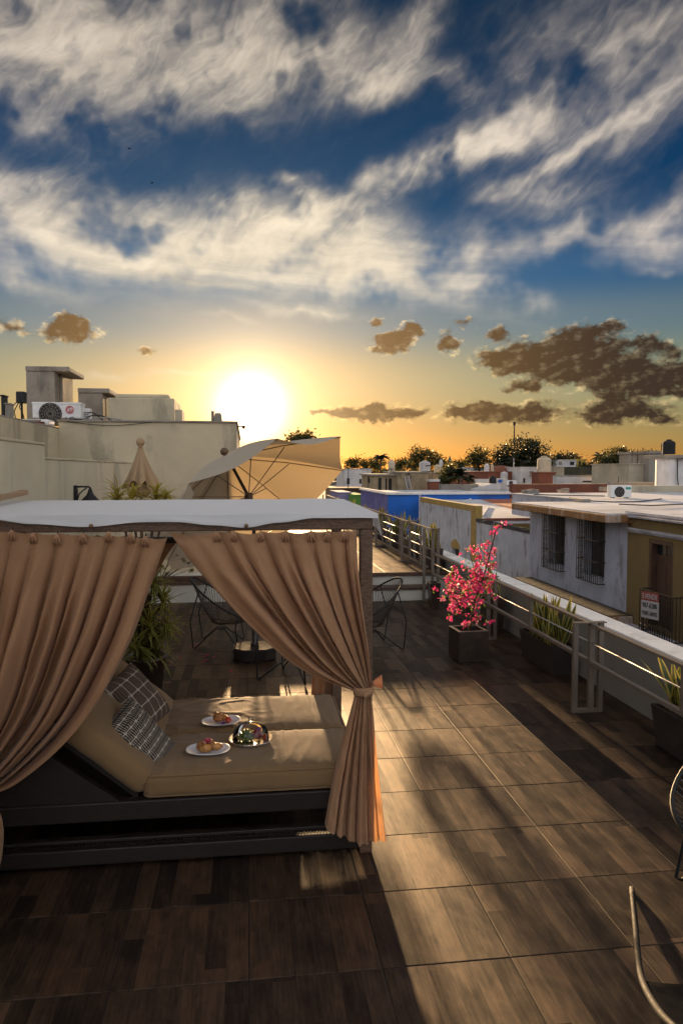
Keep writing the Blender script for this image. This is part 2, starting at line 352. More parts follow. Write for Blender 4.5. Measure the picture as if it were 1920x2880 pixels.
def cloth_mat(name, col, trans=0.25, weave=900.0, var=0.12, tcol=None, wr=0.0):
    m = bpy.data.materials.new(name); m.use_nodes = True; t = m.node_tree; t.nodes.clear(); g = NT(t)
    out = g.n('ShaderNodeOutputMaterial'); b = g.n('ShaderNodeBsdfPrincipled'); geo = g.n('ShaderNodeNewGeometry')
    n1 = g.noise(geo.outputs['Position'], 5.0, 6, 0.6); n2 = g.noise(g.mapping(geo.outputs['Position'], scale=(1, 1, 0.25)), 260.0, 2, 0.5)
    f = g.m('ADD', g.m('MULTIPLY', g.m('SUBTRACT', n1, 0.5), 0.9), g.m('MULTIPLY', g.m('SUBTRACT', n2, 0.5), 1.1))
    c = g.vm('SCALE', g.mix(0.0, col, col), None, g.m('MULTIPLY_ADD', f, var * 2.5, 1.0))
    g.put(b.inputs['Base Color'], c); b.inputs['Roughness'].default_value = 0.9; b.inputs['Specular IOR Level'].default_value = 0.15
    b.inputs['Sheen Weight'].default_value = 0.15
    bp = g.n('ShaderNodeBump'); bp.inputs['Strength'].default_value = 0.35; bp.inputs['Distance'].default_value = 0.004
    hh = g.m('MULTIPLY', n2, 0.3)
    if wr: hh = g.m('ADD', hh, g.m('MULTIPLY', g.noise(g.mapping(geo.outputs['Position'], scale=(1, 0.35, 1)), 9.0, 5, 0.6, 0.6), wr))
    g.put(bp.inputs['Height'], hh); g.put(b.inputs['Normal'], bp.outputs[0])
    tr = g.n('ShaderNodeBsdfTranslucent'); g.put(tr.inputs[0], (*tcol, 1) if tcol else c)
    mx = g.n('ShaderNodeMixShader'); mx.inputs[0].default_value = trans
    t.links.new(b.outputs[0], mx.inputs[1]); t.links.new(tr.outputs[0], mx.inputs[2]); t.links.new(mx.outputs[0], out.inputs[0])
    MATS[name] = m; return m

def tile_mat(name, dark, light, rough=0.42, plank=0.0985):
    """wood-look porcelain: narrow printed planks, different on every tile"""
    m = bpy.data.materials.new(name); m.use_nodes = True; t = m.node_tree; t.nodes.clear(); g = NT(t)
    out = g.n('ShaderNodeOutputMaterial'); b = g.n('ShaderNodeBsdfPrincipled'); tc = g.n('ShaderNodeTexCoord'); oi = g.n('ShaderNodeObjectInfo')
    rnd = oi.outputs['Random']; o = tc.outputs['Object']
    sp = g.n('ShaderNodeSeparateXYZ'); g.put(sp.inputs[0], o)
    px = g.m('DIVIDE', g.m('ADD', sp.outputs[0], 0.2955), plank); idx = g.m('FLOOR', px)
    key = g.m('ADD', idx, g.m('MULTIPLY', rnd, 731.0))
    wn = g.n('ShaderNodeTexWhiteNoise', noise_dimensions='1D'); g.put(wn.inputs['W'], key)
    # every plank is printed in two lengths
    cut = g.m('SUBTRACT', g.m('MULTIPLY', wn.outputs['Value'], 1.5), 0.75)
    half = g.m('GREATER_THAN', sp.outputs[1], cut)
    wn2 = g.n('ShaderNodeTexWhiteNoise', noise_dimensions='1D'); g.put(wn2.inputs['W'], g.m('ADD', g.m('MULTIPLY', key, 3.7), g.m('MULTIPLY', half, 17.3)))
    off = g.n('ShaderNodeCombineXYZ'); g.put(off.inputs[0], g.m('MULTIPLY', key, 1.37)); g.put(off.inputs[1], g.m('MULTIPLY', half, 5.1)); g.put(off.inputs[2], g.m('MULTIPLY', rnd, 50.0))
    v = g.vm('ADD', o, off.outputs[0])
    grain = g.noise(g.mapping(v, scale=(70, 3.4, 8)), 1.0, 8, 0.68, 0.3)
    blotch = g.noise(g.mapping(v, scale=(9, 4.5, 4)), 1.0, 5, 0.62, 0.3)
    f = g.m('ADD', g.m('MULTIPLY_ADD', wn2.outputs['Value'], 0.32, 0.14), g.m('ADD', g.m('MULTIPLY', g.m('SUBTRACT', grain, 0.5), 0.75), g.m('MULTIPLY', g.m('SUBTRACT', blotch, 0.5), 0.8)))
    f = g.m('ADD', f, -0.04)
    c = g.ramp(f, [(0.0, dark), (0.35, tuple(lerp(a, q, 0.22) for a, q in zip(dark, light))), (0.62, tuple(lerp(a, q, 0.6) for a, q in zip(dark, light))), (1.0, light)])
    gloss = g.m('MULTIPLY_ADD', g.ss(f, 0.0, 0.8), 0.62, 0.16)
    line = g.ss(g.m('ABSOLUTE', g.m('SUBTRACT', g.m('FRACT', px), 0.5)), 0.485, 0.498)
    c = g.mix(g.m('MULTIPLY', line, 0.55), c, tuple(x * 0.5 for x in dark))
    g.put(b.inputs['Base Color'], c)
    g.put(b.inputs['Roughness'], g.ss(g.m('ADD', g.m('MULTIPLY', blotch, 0.6), g.m('MULTIPLY', grain, 0.4)), 0.3, 0.7, rough - 0.09, rough + 0.09))
    g.put(b.inputs['Specular IOR Level'], g.m('MULTIPLY', gloss, 0.8)); b.inputs['Specular Tint'].default_value = (1.0, 0.79, 0.56, 1); g.put(b.inputs['Coat Weight'], gloss); b.inputs['Coat Roughness'].default_value = 0.5; b.inputs['Coat Tint'].default_value = (1.0, 0.77, 0.52, 1)
    bp = g.n('ShaderNodeBump'); bp.inputs['Strength'].default_value = 0.28; bp.inputs['Distance'].default_value = 0.002
    g.put(bp.inputs['Height'], g.m('ADD', grain, g.m('MULTIPLY', line, -0.6))); g.put(b.inputs['Normal'], bp.outputs[0])
    t.links.new(b.outputs[0], out.inputs[0]); MATS[name] = m; return m

def leaf_mat(name, col, trans=0.45, tcol=None, var=0.35, scale=3.0, rough=0.5):
    return mat(name, col, rough, var, scale, trans=trans, tcol=tcol or tuple(min(1, c * 1.6) for c in col), spec=0.4)
def glass_mat(name, rough=0.0, tint=(1, 1, 1), ior=1.45):
    m = bpy.data.materials.new(name); m.use_nodes = True; t = m.node_tree; t.nodes.clear(); g = NT(t)
    out = g.n('ShaderNodeOutputMaterial'); gl = g.n('ShaderNodeBsdfGlossy'); tr = g.n('ShaderNodeBsdfTransparent'); fr = g.n('ShaderNodeFresnel'); mx = g.n('ShaderNodeMixShader')
    gl.inputs['Roughness'].default_value = rough; tr.inputs[0].default_value = (*tint, 1); fr.inputs[0].default_value = ior
    g.put(mx.inputs[0], g.m('MINIMUM', g.m('MULTIPLY', fr.outputs[0], 1.0), 1.0)); t.links.new(tr.outputs[0], mx.inputs[1]); t.links.new(gl.outputs[0], mx.inputs[2]); t.links.new(mx.outputs[0], out.inputs[0])
    MATS[name] = m; return m
# ------------------------------------------------------------------ materials used in the place
tile_m = tile_mat('terrace_tile', (0.009, 0.0068, 0.006), (0.105, 0.057, 0.032), 0.54)
deck_m = tile_mat('deck_tile', (0.020, 0.014, 0.010), (0.13, 0.08, 0.052), 0.56)
grout_m = mat('grout', (0.020, 0.013, 0.010), 0.9, 0.3, 8)
cream_m = mat('cream_render', (0.60, 0.53, 0.38), 0.85, 0.08, 1.5, 0.25, 60, stain=(0.36, 0.33, 0.25), sscale=1.6, samt=0.55)
cream2_m = mat('cream_render_aged', (0.52, 0.445, 0.30), 0.9, 0.12, 1.2, 0.3, 45, stain=(0.22, 0.19, 0.14), sscale=1.5, samt=0.6)
riser_m = mat('riser_render', (0.50, 0.48, 0.42), 0.85, 0.1, 2.0, 0.2, 60, stain=(0.3, 0.28, 0.23), samt=0.4)
brown_m = mat('brown_edge', (0.075, 0.038, 0.022), 0.6, 0.3, 5, 0.2, 60)
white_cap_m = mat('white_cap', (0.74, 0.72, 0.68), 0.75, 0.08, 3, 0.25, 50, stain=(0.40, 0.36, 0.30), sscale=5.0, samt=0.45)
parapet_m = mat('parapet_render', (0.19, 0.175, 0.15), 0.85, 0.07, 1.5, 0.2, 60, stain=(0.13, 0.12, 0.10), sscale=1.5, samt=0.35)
steel_m = mat('rail_paint', (0.135, 0.105, 0.08), 0.5, 0.12, 6, 0.05, 80)
rod_m = mat('rod_steel', (0.30, 0.28, 0.26), 0.5, 0.1, 6, metal=0.3)
bolt_m = mat('bolt', (0.06, 0.06, 0.06), 0.5)
concrete_m = mat('raw_concrete', (0.25, 0.22, 0.18), 0.92, 0.3, 2.2, 0.5, 30, stain=(0.10, 0.085, 0.07), sscale=1.6, samt=0.6)
ground_m = mat('street_ground', (0.09, 0.08, 0.07), 0.95, 0.3, 0.2)
black_metal_m = mat('black_metal', (0.012, 0.012, 0.012), 0.5, 0.2, 9, spec=0.35)
black_m = mat('matt_black', (0.012, 0.011, 0.010), 0.7)
white_metal_m = mat('white_enamel', (0.72, 0.71, 0.68), 0.45, 0.05, 5, stain=(0.5, 0.46, 0.38), sscale=2, samt=0.25)

GROUND_Z = -5.6
g = MB().box(-600, 700, -60, 740, GROUND_Z - 0.5, GROUND_Z)
struct(g.build('ground', ground_m))

# ------------------------------------------------------------------ terrace: slab, tiles, step, raised deck
T, TX0, TY0 = 0.598, -0.002, 3.180
DECK_Z, DECK_Y = 0.45, 12.66
floor = struct(MB().box(-1.80, 3.60, 0.6, 13.2, -0.35, -0.004).build('terrace_floor', grout_m))
h = T / 2 - 0.0022
c = 0.003
tm = MB()
tm.add([(-h, -h, -0.012), (h, -h, -0.012), (h, h, -0.012), (-h, h, -0.012), (-h, -h, -c * 0.6), (h, -h, -c * 0.6), (h, h, -c * 0.6), (-h, h, -c * 0.6),
        (-h + c, -h + c, 0), (h - c, -h + c, 0), (h - c, h - c, 0), (-h + c, h - c, 0)],
       [(0, 1, 5, 4), (1, 2, 6, 5), (2, 3, 7, 6), (3, 0, 4, 7), (4, 5, 9, 8), (5, 6, 10, 9), (6, 7, 11, 10), (7, 4, 8, 11), (8, 9, 10, 11)])
tile_me = tm.mesh('floor_tile', tile_m)
for j in range(-2, 16):
    for i in range(-3, 6):
        o = bpy.data.objects.new('floor_tile', tile_me); COL.objects.link(o); o.parent = floor
        o.location = (TX0 + T * (i + 0.5), TY0 + T * (j + 0.5), random.uniform(-0.0006, 0.0006))
        if random.random() < 0.5: o.rotation_euler[2] = math.pi
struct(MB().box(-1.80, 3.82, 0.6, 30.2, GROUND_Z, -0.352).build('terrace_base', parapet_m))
deck = struct(MB().box(-1.80, 3.60, DECK_Y, 13.199, 0.0005, DECK_Z - 0.008).box(-0.13, 3.60, 13.199, 30, -0.35, DECK_Z - 0.008).build('raised_deck', riser_m))
deck_me = tm.mesh('deck_tile', deck_m)
for j in range(0, 9):
    for i in range(-3, 6):
        x = TX0 + T * (i + 0.5); y = DECK_Y + 0.03 + T * (j + 0.5)
        if j > 0 and x < 0: continue
        if j == 0 and x < 0.2: continue
        o = bpy.data.objects.new('deck_tile', deck_me); COL.objects.link(o); o.parent = deck; o.location = (x, y, DECK_Z)
MB().box(-0.13, 3.60, DECK_Y + 0.03 + T * 9, 29.9, DECK_Z - 0.008, DECK_Z).build('deck_paving', deck_m, deck)
MB().box(-1.80, 3.60, DECK_Y - 0.035, DECK_Y + 0.028, DECK_Z - 0.06, DECK_Z + 0.003).build('deck_edge', brown_m, deck, bevel=0.006)
MB().box(-1.80, 0.55, DECK_Y - 0.02, DECK_Y - 0.0005, DECK_Z - 0.15, DECK_Z - 0.061).build('deck_fascia', brown_m, deck)
step = struct(MB().box(0.75, 3.20, 12.36, DECK_Y - 0.001, 0.001, 0.19).build('step', riser_m, bevel=0.004))
MB().box(0.73, 3.22, 12.335, DECK_Y - 0.002, 0.191, 0.235).build('step_edge', brown_m, step, bevel=0.006)

# ------------------------------------------------------------------ parapet along the street side
pw = thing('parapet_wall', 'long low parapet wall with white cap running outside the terrace railing', 'wall', (3.7, 8, -0.35))
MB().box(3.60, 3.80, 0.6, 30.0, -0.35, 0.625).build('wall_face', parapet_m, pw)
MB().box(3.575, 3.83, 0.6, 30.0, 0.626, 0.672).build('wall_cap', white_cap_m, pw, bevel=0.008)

# ------------------------------------------------------------------ railings
def rail_frame(par, y, z0, z1, cx=3.115, w=0.29):
    x0, x1 = cx - w / 2, cx + w / 2; b = 0.045
    for x, n in ((x0 + b / 2, 'upright'), (x1 - b / 2, 'upright')):
        MB().box(x - b / 2, x + b / 2, y - b / 2, y + b / 2, z0, z1).build(n, steel_m, par, bevel=0.003)
    MB().box(3.15 - 0.028, 3.15 + 0.020, y - 0.024, y + 0.024, z0, z1 - 0.03).build('upright', steel_m, par, bevel=0.003)
    MB().box(x0 + b, 3.15 - 0.029, y - b / 2, y + b / 2, z0, z0 + 0.035).box(3.15 + 0.021, x1 - b, y - b / 2, y + b / 2, z0, z0 + 0.035).build('foot_bar', steel_m, par)
    MB().box(x0, x1 + 0.02, y - 0.03, y + 0.03, z1 + 0.0005, z1 + 0.010).build('top_plate', steel_m, par)
rl = thing('terrace_railing', 'brown metal railing with one steel rod beside the tiled lower terrace', 'railing', (3.15, 6, 0))
F_LOW = [3.5, 6.43, 9.36]
for y in F_LOW: rail_frame(rl, y, 0.001, 0.835)
segs = list(zip([0.8] + F_LOW, F_LOW + [12.27]))
for a, b in segs:
    a2, b2 = a + 0.026, b - 0.026
    MB().box(3.125, 3.17, a2, b2, 0.805, 0.8345).build('top_rail', steel_m, rl, bevel=0.003)
    MB().box(3.125, 3.17, a2, b2, 0.452, 0.487).build('bottom_rail', steel_m, rl, bevel=0.003)
    MB().tube([(3.147, a2, 0.648), (3.147, b2, 0.648)], 0.0075, 8).build('rod', rod_m, rl, smooth=True)
    m_ = (a + b) / 2
    MB().box(3.128, 3.167, m_ - 0.018, m_ + 0.018, 0.488, 0.804).build('post', steel_m, rl, bevel=0.002)
    for q in (a2 + 0.008, m_ - 0.026, m_ + 0.026): MB().ball((3.147, q, 0.648), 0.014, nu=8, nv=6).build('rod_socket', bolt_m, rl)
ru = thing('deck_railing', 'taller metal railing with three rods along the raised deck', 'railing', (3.15, 20, DECK_Z))
rail_frame(ru, 12.30, 0.001, 1.235)
F_UP = [14.1, 17.0, 20.0, 23.0, 26.0, 29.0]
for y in F_UP: rail_frame(ru, y, DECK_Z + 0.001, 1.235)
ends = [12.30] + F_UP
for a, b in zip(ends, ends[1:]):
    a2, b2 = a + 0.026, b - 0.026
    MB().box(3.125, 3.17, a2, b2, 1.205, 1.2345).build('top_rail', steel_m, ru, bevel=0.003)
    MB().box(3.125, 3.17, max(a2, 12.7), b2, DECK_Z + 0.06, DECK_Z + 0.095).build('bottom_rail', steel_m, ru, bevel=0.003)
    for z in (0.70, 0.87, 1.04): MB().tube([(3.147, a2, z), (3.147, b2, z)], 0.0085, 6).build('rod', rod_m, ru, smooth=True)
    n = 3 if b - a > 2 else 2
    for k in range(1, n):
        y = lerp(a, b, k / n); MB().box(3.13, 3.165, y - 0.017, y + 0.017, DECK_Z + 0.096, 1.204).build('post', steel_m, ru)

# ------------------------------------------------------------------ walls on the left and the house behind them
w1 = thing('boundary_wall', 'taller pale cream boundary wall at the left edge beside the daybed', 'wall', (-1.9, 5, 0))
MB().box(-2.02, -1.80, 2.5, 7.02, -0.35, 2.462).build('wall_face', cream_m, w1)
MB().box(-2.03, -1.79, 2.5, 7.03, 2.463, 2.486).build('coping', cream2_m, w1, bevel=0.006)
w2 = thing('boundary_wall', 'lower cream boundary wall carrying the black wall lantern', 'wall', (-1.9, 10, 0))
MB().box(-2.05, -1.83, 7.021, 13.19, -0.35, 2.335).build('wall_face', cream_m, w2)
MB().box(-2.06, -1.82, 7.031, 13.19, 2.336, 2.358).build('coping', cream2_m, w2, bevel=0.006)
pil = tag(MB().box(-1.79, -1.19, 3.50, 3.62, 0.001, 0.66).box(-1.79, -1.182, 3.485, 3.635, 0.661, 0.69).build('low_wall', cream2_m, bevel=0.006), 'short low cream wall end at the lower left edge in front of the daybed', 'wall')

nh = thing('neighbour_house', 'weathered cream house wall with rooftop clutter rising behind the terrace at left', 'building', (-3, 16, GROUND_Z))
MB().box(-3.144, -0.154, 13.2, 21, GROUND_Z, 3.05).build('front_wall', cream2_m, nh)
MB().box(-9, -3.145, 6.0, 21, GROUND_Z, 2.93).build('side_wall', cream2_m, nh)
MB().box(-3.17, -0.13, 13.175, 21.02, 3.051, 3.085).build('coping', concrete_m, nh, bevel=0.008)
MB().box(-9.02, -3.171, 5.98, 21.02, 2.931, 2.962).build('coping', concrete_m, nh, bevel=0.008)
RZ = 3.085
rust_m = mat('rusty_red', (0.16, 0.05, 0.035), 0.9, 0.4, 9)
def aged_block(pxs, y, d, mat_, name, par, z0=RZ, jit=0.0):
    x0, x1, yt, yb = pxs; a = aty(x0, yt, y); b = aty(x1, yb, y)
    return MB().box(a.x, b.x, y, y + d, z0 if z0 is not None else b.z, a.z).build(name, mat_, par, bevel=0.015)
# concrete stair and tank towers on the roof
def tower(label, x0, xm, x1, xs, yt, ys, Y, z0, dz=0.0):
    a = aty(x0, yt, Y); m_ = aty(xm, yt, Y); e = aty(x1, yt, Y + 0.5); s_ = aty(xs, ys, Y)
    t = thing('roof_tower', label, 'tower', ((a.x + m_.x) / 2, Y + 0.5, z0))
    MB().box(a.x, m_.x, Y, Y + 0.9, z0, a.z - 0.09).build('front_wall', concrete_m, t, bevel=0.012)
    MB().box(m_.x + 0.001, e.x, Y + 0.35, Y + 1.2, z0, a.z - 0.0905).build('side_wall', concrete_m, t, bevel=0.012)
    MB().box(a.x - 0.004, s_.x, Y - 0.02, Y + 1.25, a.z - 0.089, a.z).build('slab', concrete_m, t, bevel=0.015)
    return t
tower('tall bare concrete stair tower with flat slab top at far left on the roof', 72, 152, 180, 196, 1029, 1050, 14.3, RZ + 0.001)
tower('shorter crumbling concrete tower between the air conditioner and the long block', 219, 288, 298, 308, 1091, 1107, 14.5, RZ + 0.001)
bk = thing('roof_block', 'long low plastered roof block with stepped top catching the sun glare', 'roof block', (-2, 14.6, RZ))
aged_block((303, 490, 1118, 1180), 14.2, 1.4, cream2_m, 'body', bk, RZ + 0.001)
a = aty(322, 1107, 14.35); b = aty(475, 1118, 14.35); zt = aty(322, 1118, 14.2).z
MB().box(a.x, b.x, 14.35, 15.5, zt + 0.0005, a.z).build('upper_step', cream2_m, bk, bevel=0.03)
aged_block((491, 512, 1151, 1180), 14.2, 0.6, cream2_m, 'end_box', bk, RZ + 0.001)
st = thing('roof_stub', 'small broken masonry stub at the right end of the neighbour roof', 'masonry', aty(608, 1180, 13.6))
a = aty(594, 1156, 13.6); b = aty(602, 1180, 13.6); MB().box(a.x, b.x, 13.55, 13.65, RZ + 0.001, a.z).build('post', concrete_m, st, bevel=0.008)
a = aty(604, 1162, 13.6); b = aty(622, 1180, 13.6); MB().frustum(a.x, b.x, 13.5, 13.75, RZ + 0.001, a.z, -0.02).build('rubble', concrete_m, st, bevel=0.02)
fl = thing('flood_light', 'small flood light on an arm at the corner of the neighbour house', 'lamp', aty(668, 1205, 13.6))
p = aty(663, 1199, 13.6); q = aty(680, 1200, 13.6); MB().tube([(-0.153, 13.6, p.z), (q.x, 13.6, q.z)], 0.012).build('arm', black_metal_m, fl)
q2 = aty(676, 1197, 13.6); q3 = aty(686, 1206, 13.6); MB().frustum(q.x - 0.005, q3.x + 0.03, 13.55, 13.66, q3.z, q2.z, 0.015).build('lamp_head', black_metal_m, fl, bevel=0.008)
# broken, stained parapet block at the corner
bp = thing('broken_parapet', 'crumbling stained parapet block with red brick showing under the air conditioner', 'wall', (-3.4, 13.0, 2.96))
MB().box(-4.25, -3.18, 12.7, 13.1, 2.9625, 3.06).build('plaster', white_cap_m, bp, bevel=0.03)
MB().box(-4.15, -3.24, 12.67, 12.699, 2.9625, 3.02).build('brick_course', rust_m, bp, bevel=0.01)
MB().box(-3.90, -3.30, 12.68, 12.6985, 3.022, 3.05).build('dark_patch', concrete_m, bp)

def ac_unit(name, label, p0, w, hgt, dep, fan_c, fan_r, badge=None, group=None, logo=False):
    """outdoor air-conditioner, front towards -Y; p0 = left front bottom corner"""
    x, y, z = p0; t = thing(name, label, 'air conditioner', (x + w / 2, y + dep / 2, z), group=group)
    MB().box(x, x + w, y, y + dep, z + 0.03, z + hgt).build('casing', white_metal_m, t, bevel=0.02)
    MB().box(x - 0.006, x + w + 0.006, y - 0.006, y + dep + 0.006, z + hgt - 0.035, z + hgt + 0.004).build('lid', white_metal_m, t, bevel=0.008)
    for fx in (0.15, 0.8): MB().box(x + w * fx, x + w * fx + 0.06, y, y + dep, z, z + 0.029).build('foot', black_m, t)
    fx, fz = x + fan_c[0] * w, z + fan_c[1] * hgt
    prof = [(fan_r, 0), (fan_r, 0.012), (fan_r * 0.93, 0.012), (fan_r * 0.9, 0.002), (0.001, 0.002)]
    m_ = MB()
    m_.add([(fx + r * math.cos(2 * math.pi * k / 24), y - 0.0015 - zz, fz + r * math.sin(2 * math.pi * k / 24)) for r, zz in prof for k in range(24)],
           [(i * 24 + k, i * 24 + (k + 1) % 24, (i + 1) * 24 + (k + 1) % 24, (i + 1) * 24 + k) for i in range(len(prof) - 1) for k in range(24)])
    fan = m_.build('fan_opening', black_m, t)
    gm = MB()
    for k in range(16):
        a = math.pi * 2 * k / 16; gm.tube([(fx + 0.03 * math.cos(a), y - 0.017, fz + 0.03 * math.sin(a)), (fx + fan_r * math.cos(a + 0.5), y - 0.017, fz + fan_r * math.sin(a + 0.5))], 0.003, 4)
    for r in (0.3, 0.5, 0.7, 0.9): gm.tube([(fx + fan_r * r * math.cos(2 * math.pi * k / 24), y - 0.0175, fz + fan_r * r * math.sin(2 * math.pi * k / 24)) for k in range(24)], 0.003, 4, closed=True)
    gm.build('fan_grille', concrete_m, fan)
    if badge: MB().box(x + w * badge[0], x + w * badge[1], y - 0.005, y - 0.0005, z + hgt * badge[2], z + hgt * badge[3]).build('badge', badge[4], t)
    return t
a = aty(90, 1131, 13.35); b = aty(228, 1180, 13.35)
ac1 = ac_unit('air_conditioner', 'weathered white air conditioner with round red logo on the left roof edge', (a.x, 13.35, RZ + 0.002), b.x - a.x, a.z - RZ, 0.34, (0.37, 0.36), 0.19)
red_m = mat('logo_red', (0.55, 0.05, 0.06), 0.5); dgrey_m = mat('logo_grey', (0.12, 0.11, 0.11), 0.5)
lx = a.x + (b.x - a.x) * 0.77; lz = lerp(RZ, a.z, 0.60)
lm = MB().tube([(lx + 0.062 * math.cos(2 * math.pi * k / 24), 13.343, lz + 0.062 * math.sin(2 * math.pi * k / 24)) for k in range(24)], 0.006, 6, closed=True)
lm.tube([(lx + 0.045 * math.cos(q), 13.343, lz + 0.045 * math.sin(q)) for q in [R(x) for x in range(60, 361, 25)]], 0.005, 6)
lm.box(lx - 0.012, lx - 0.002, 13.339, 13.347, lz - 0.022, lz + 0.03).box(lx - 0.012, lx + 0.018, 13.339, 13.347, lz - 0.03, lz - 0.022).box(lx + 0.012, lx + 0.045, 13.339, 13.347, lz - 0.004, lz + 0.005)
lm.build('round_logo', red_m, ac1)
text_obj('lettering', 'LG', 0.125, dgrey_m, ac1, (lx, 13.343, lz - 0.205), (1, 0, 0), (0, 0, 1))
a = aty(231, 1148, 13.6); b = aty(253, 1178, 13.6)
bx = thing('meter_box', 'small pale utility box standing right of the red logo air conditioner', 'box', (a.x, 13.6, RZ))
MB().box(a.x, b.x, 13.6, 13.8, RZ + 0.002, a.z).build('casing', white_metal_m, bx, bevel=0.01)
for k in range(4): MB().box(a.x + 0.02, b.x - 0.02, 13.592, 13.5995, RZ + 0.04 + k * 0.035, RZ + 0.055 + k * 0.035).build('louvre', dgrey_m, bx)
a = aty(46, 1101, 13.8); b = aty(72, 1134, 13.8)
lmp = thing('roof_floodlight', 'dark flood lamp with looping cables at the far left of the roof', 'lamp', (a.x + 0.05, 13.8, RZ))
MB().box(a.x, b.x, 13.75, 13.9, b.z, a.z).build('lamp_box', black_metal_m, lmp, bevel=0.015)
MB().tube([((a.x + b.x) / 2, 13.83, RZ), ((a.x + b.x) / 2, 13.83, b.z)], 0.02).build('stand', black_metal_m, lmp)
for k, (dx, s_) in enumerate(((-0.12, 0.1), (-0.02, 0.14), (0.12, 0.08))):
    MB().tube([(a.x + 0.03 + k * 0.03, 13.74, b.z + 0.03), (a.x + dx * 0.6, 13.7, b.z - s_), (a.x + dx, 13.72, RZ + 0.15), (a.x + dx + 0.02, 13.75, RZ + 0.01)], 0.009, 6).build('cable', black_m, lmp, smooth=True)
for (x0, x1, yt, nm, lb, mm) in ((2, 11, 1115, 'roof_post', 'dark post at the very left edge of the neighbour roof', black_metal_m), (13, 28, 1138, 'roof_cabinet', 'low dark cabinet beside the post at the left roof edge', concrete_m)):
    a = aty(x0, yt, 12.4); b = aty(x1, yt, 12.4)
    o = MB().box(a.x, b.x, 12.4, 12.6, 2.9625, a.z).box(a.x - 0.01, b.x + 0.01, 12.39, 12.61, a.z + 0.0005, a.z + 0.03).build(nm, mm, bevel=0.01); tag(o, lb, 'post' if 'post' in nm else 'cabinet')
for k in range(3):
    pts = [(lerp(-2.75, -2.1, i / 10), 13.5 + 0.05 * k, RZ + 0.01 + (0.05 + 0.05 * k) * max(0, math.sin(i * 0.31 * (1 + 0.25 * k) + 0.6 * k))) for i in range(11)]
    tag(MB().tube([(x, y, max(z, RZ + 0.014)) for x, y, z in pts], 0.012, 6).build('cable_loop', black_m if k else rod_m, smooth=True), ['pale hose looping over the roof beside the meter box', 'black cable looping low between the towers', 'longest black cable drooping by the long roof block'][k], 'cable')
tag(MB().tube([(lerp(-3.0, -1.6, i / 14), 13.168, RZ - 0.03 - 0.06 * math.sin(math.pi * i / 14)) for i in range(15)], 0.006, 5).build('wall_cable', black_m), 'thin cable sagging along the top of the neighbour wall', 'cable')

# wall lantern
wl = thing('wall_lantern', 'black iron wall lantern on a bracket above the daybed canopy', 'lamp', (-1.83, 8.3, 1.9))
LX, LY = -1.83, 8.3; LH = LX + 0.165
MB().box(LX, LX + 0.03, LY - 0.045, LY + 0.045, 1.78, 2.075).build('back_plate', black_metal_m, wl, bevel=0.01)
MB().tube([(LX + 0.02, LY, 2.058), (LX + 0.08, LY, 2.06), (LH - 0.01, LY, 2.058), (LH, LY, 2.045)], 0.010).tube([(LX + 0.03, LY, 1.92), (LX + 0.05, LY, 1.98), (LX + 0.09, LY, 2.02), (LX + 0.13, LY, 2.045)], 0.007).build('bracket', black_metal_m, wl, smooth=True)
MB().lathe([(0.008, 0.165), (0.014, 0.155), (0.024, 0.13), (0.024, 0.118), (0.036, 0.10), (0.038, 0.088), (0.092, 0.034), (0.096, 0.024), (0.042, 0.02)][::-1], (LH, LY, 1.885), 16).build('hood', black_metal_m, wl, smooth=False)
lg = MB().lathe([(0.036, -0.10), (0.046, 0.0), (0.042, 0.019)], (LH, LY, 1.885), 8).build('glass', glass_mat('lantern_glass', 0.1, (0.75, 0.7, 0.6)), wl)
cm = MB()
for k in range(6): a_ = k * math.pi / 3; cm.tube([(LH + 0.040 * math.cos(a_), LY + 0.040 * math.sin(a_), 1.78), (LH + 0.050 * math.cos(a_), LY + 0.050 * math.sin(a_), 1.90)], 0.004, 5)
cm.lathe([(0.042, 0), (0.044, 0.012)], (LH, LY, 1.772), 12).build('cage', black_metal_m, wl)
# ------------------------------------------------------------------ canopy daybed
def rbox(mb, c, size, r, n, fn=None, M=None):
    """rounded box made of a fine skin, so that it can be puffed and creased"""
    hx, hy, hz = size[0] / 2, size[1] / 2, size[2] / 2
    def face(fx, nu, nv):
        def f(u, v):
            p = Vector(fx(u * 2 - 1, v * 2 - 1)); q = Vector((p.x * hx, p.y * hy, p.z * hz))
            i = Vector((max(-hx + r, min(hx - r, q.x)), max(-hy + r, min(hy - r, q.y)), max(-hz + r, min(hz - r, q.z))))
            d = q - i; nr = d.normalized() if d.length > 1e-9 else Vector((0, 0, 0)); q = i + nr * r if d.length > 1e-9 else q
            if fn: q = fn(q, nr)
            if M: q = M @ q
            return q + Vector(c)
        mb.grid(f, nu, nv)
    nx, ny, nz_ = n
    face(lambda u, v: (u, v, 1), nx, ny); face(lambda u, v: (u, -v, -1), nx, ny)
    face(lambda u, v: (u, -1, v), nx, nz_); face(lambda u, v: (-u, 1, v), nx, nz_)
    face(lambda u, v: (1, u, v), ny, nz_); face(lambda u, v: (-1, -u, v), ny, nz_)
    return mb

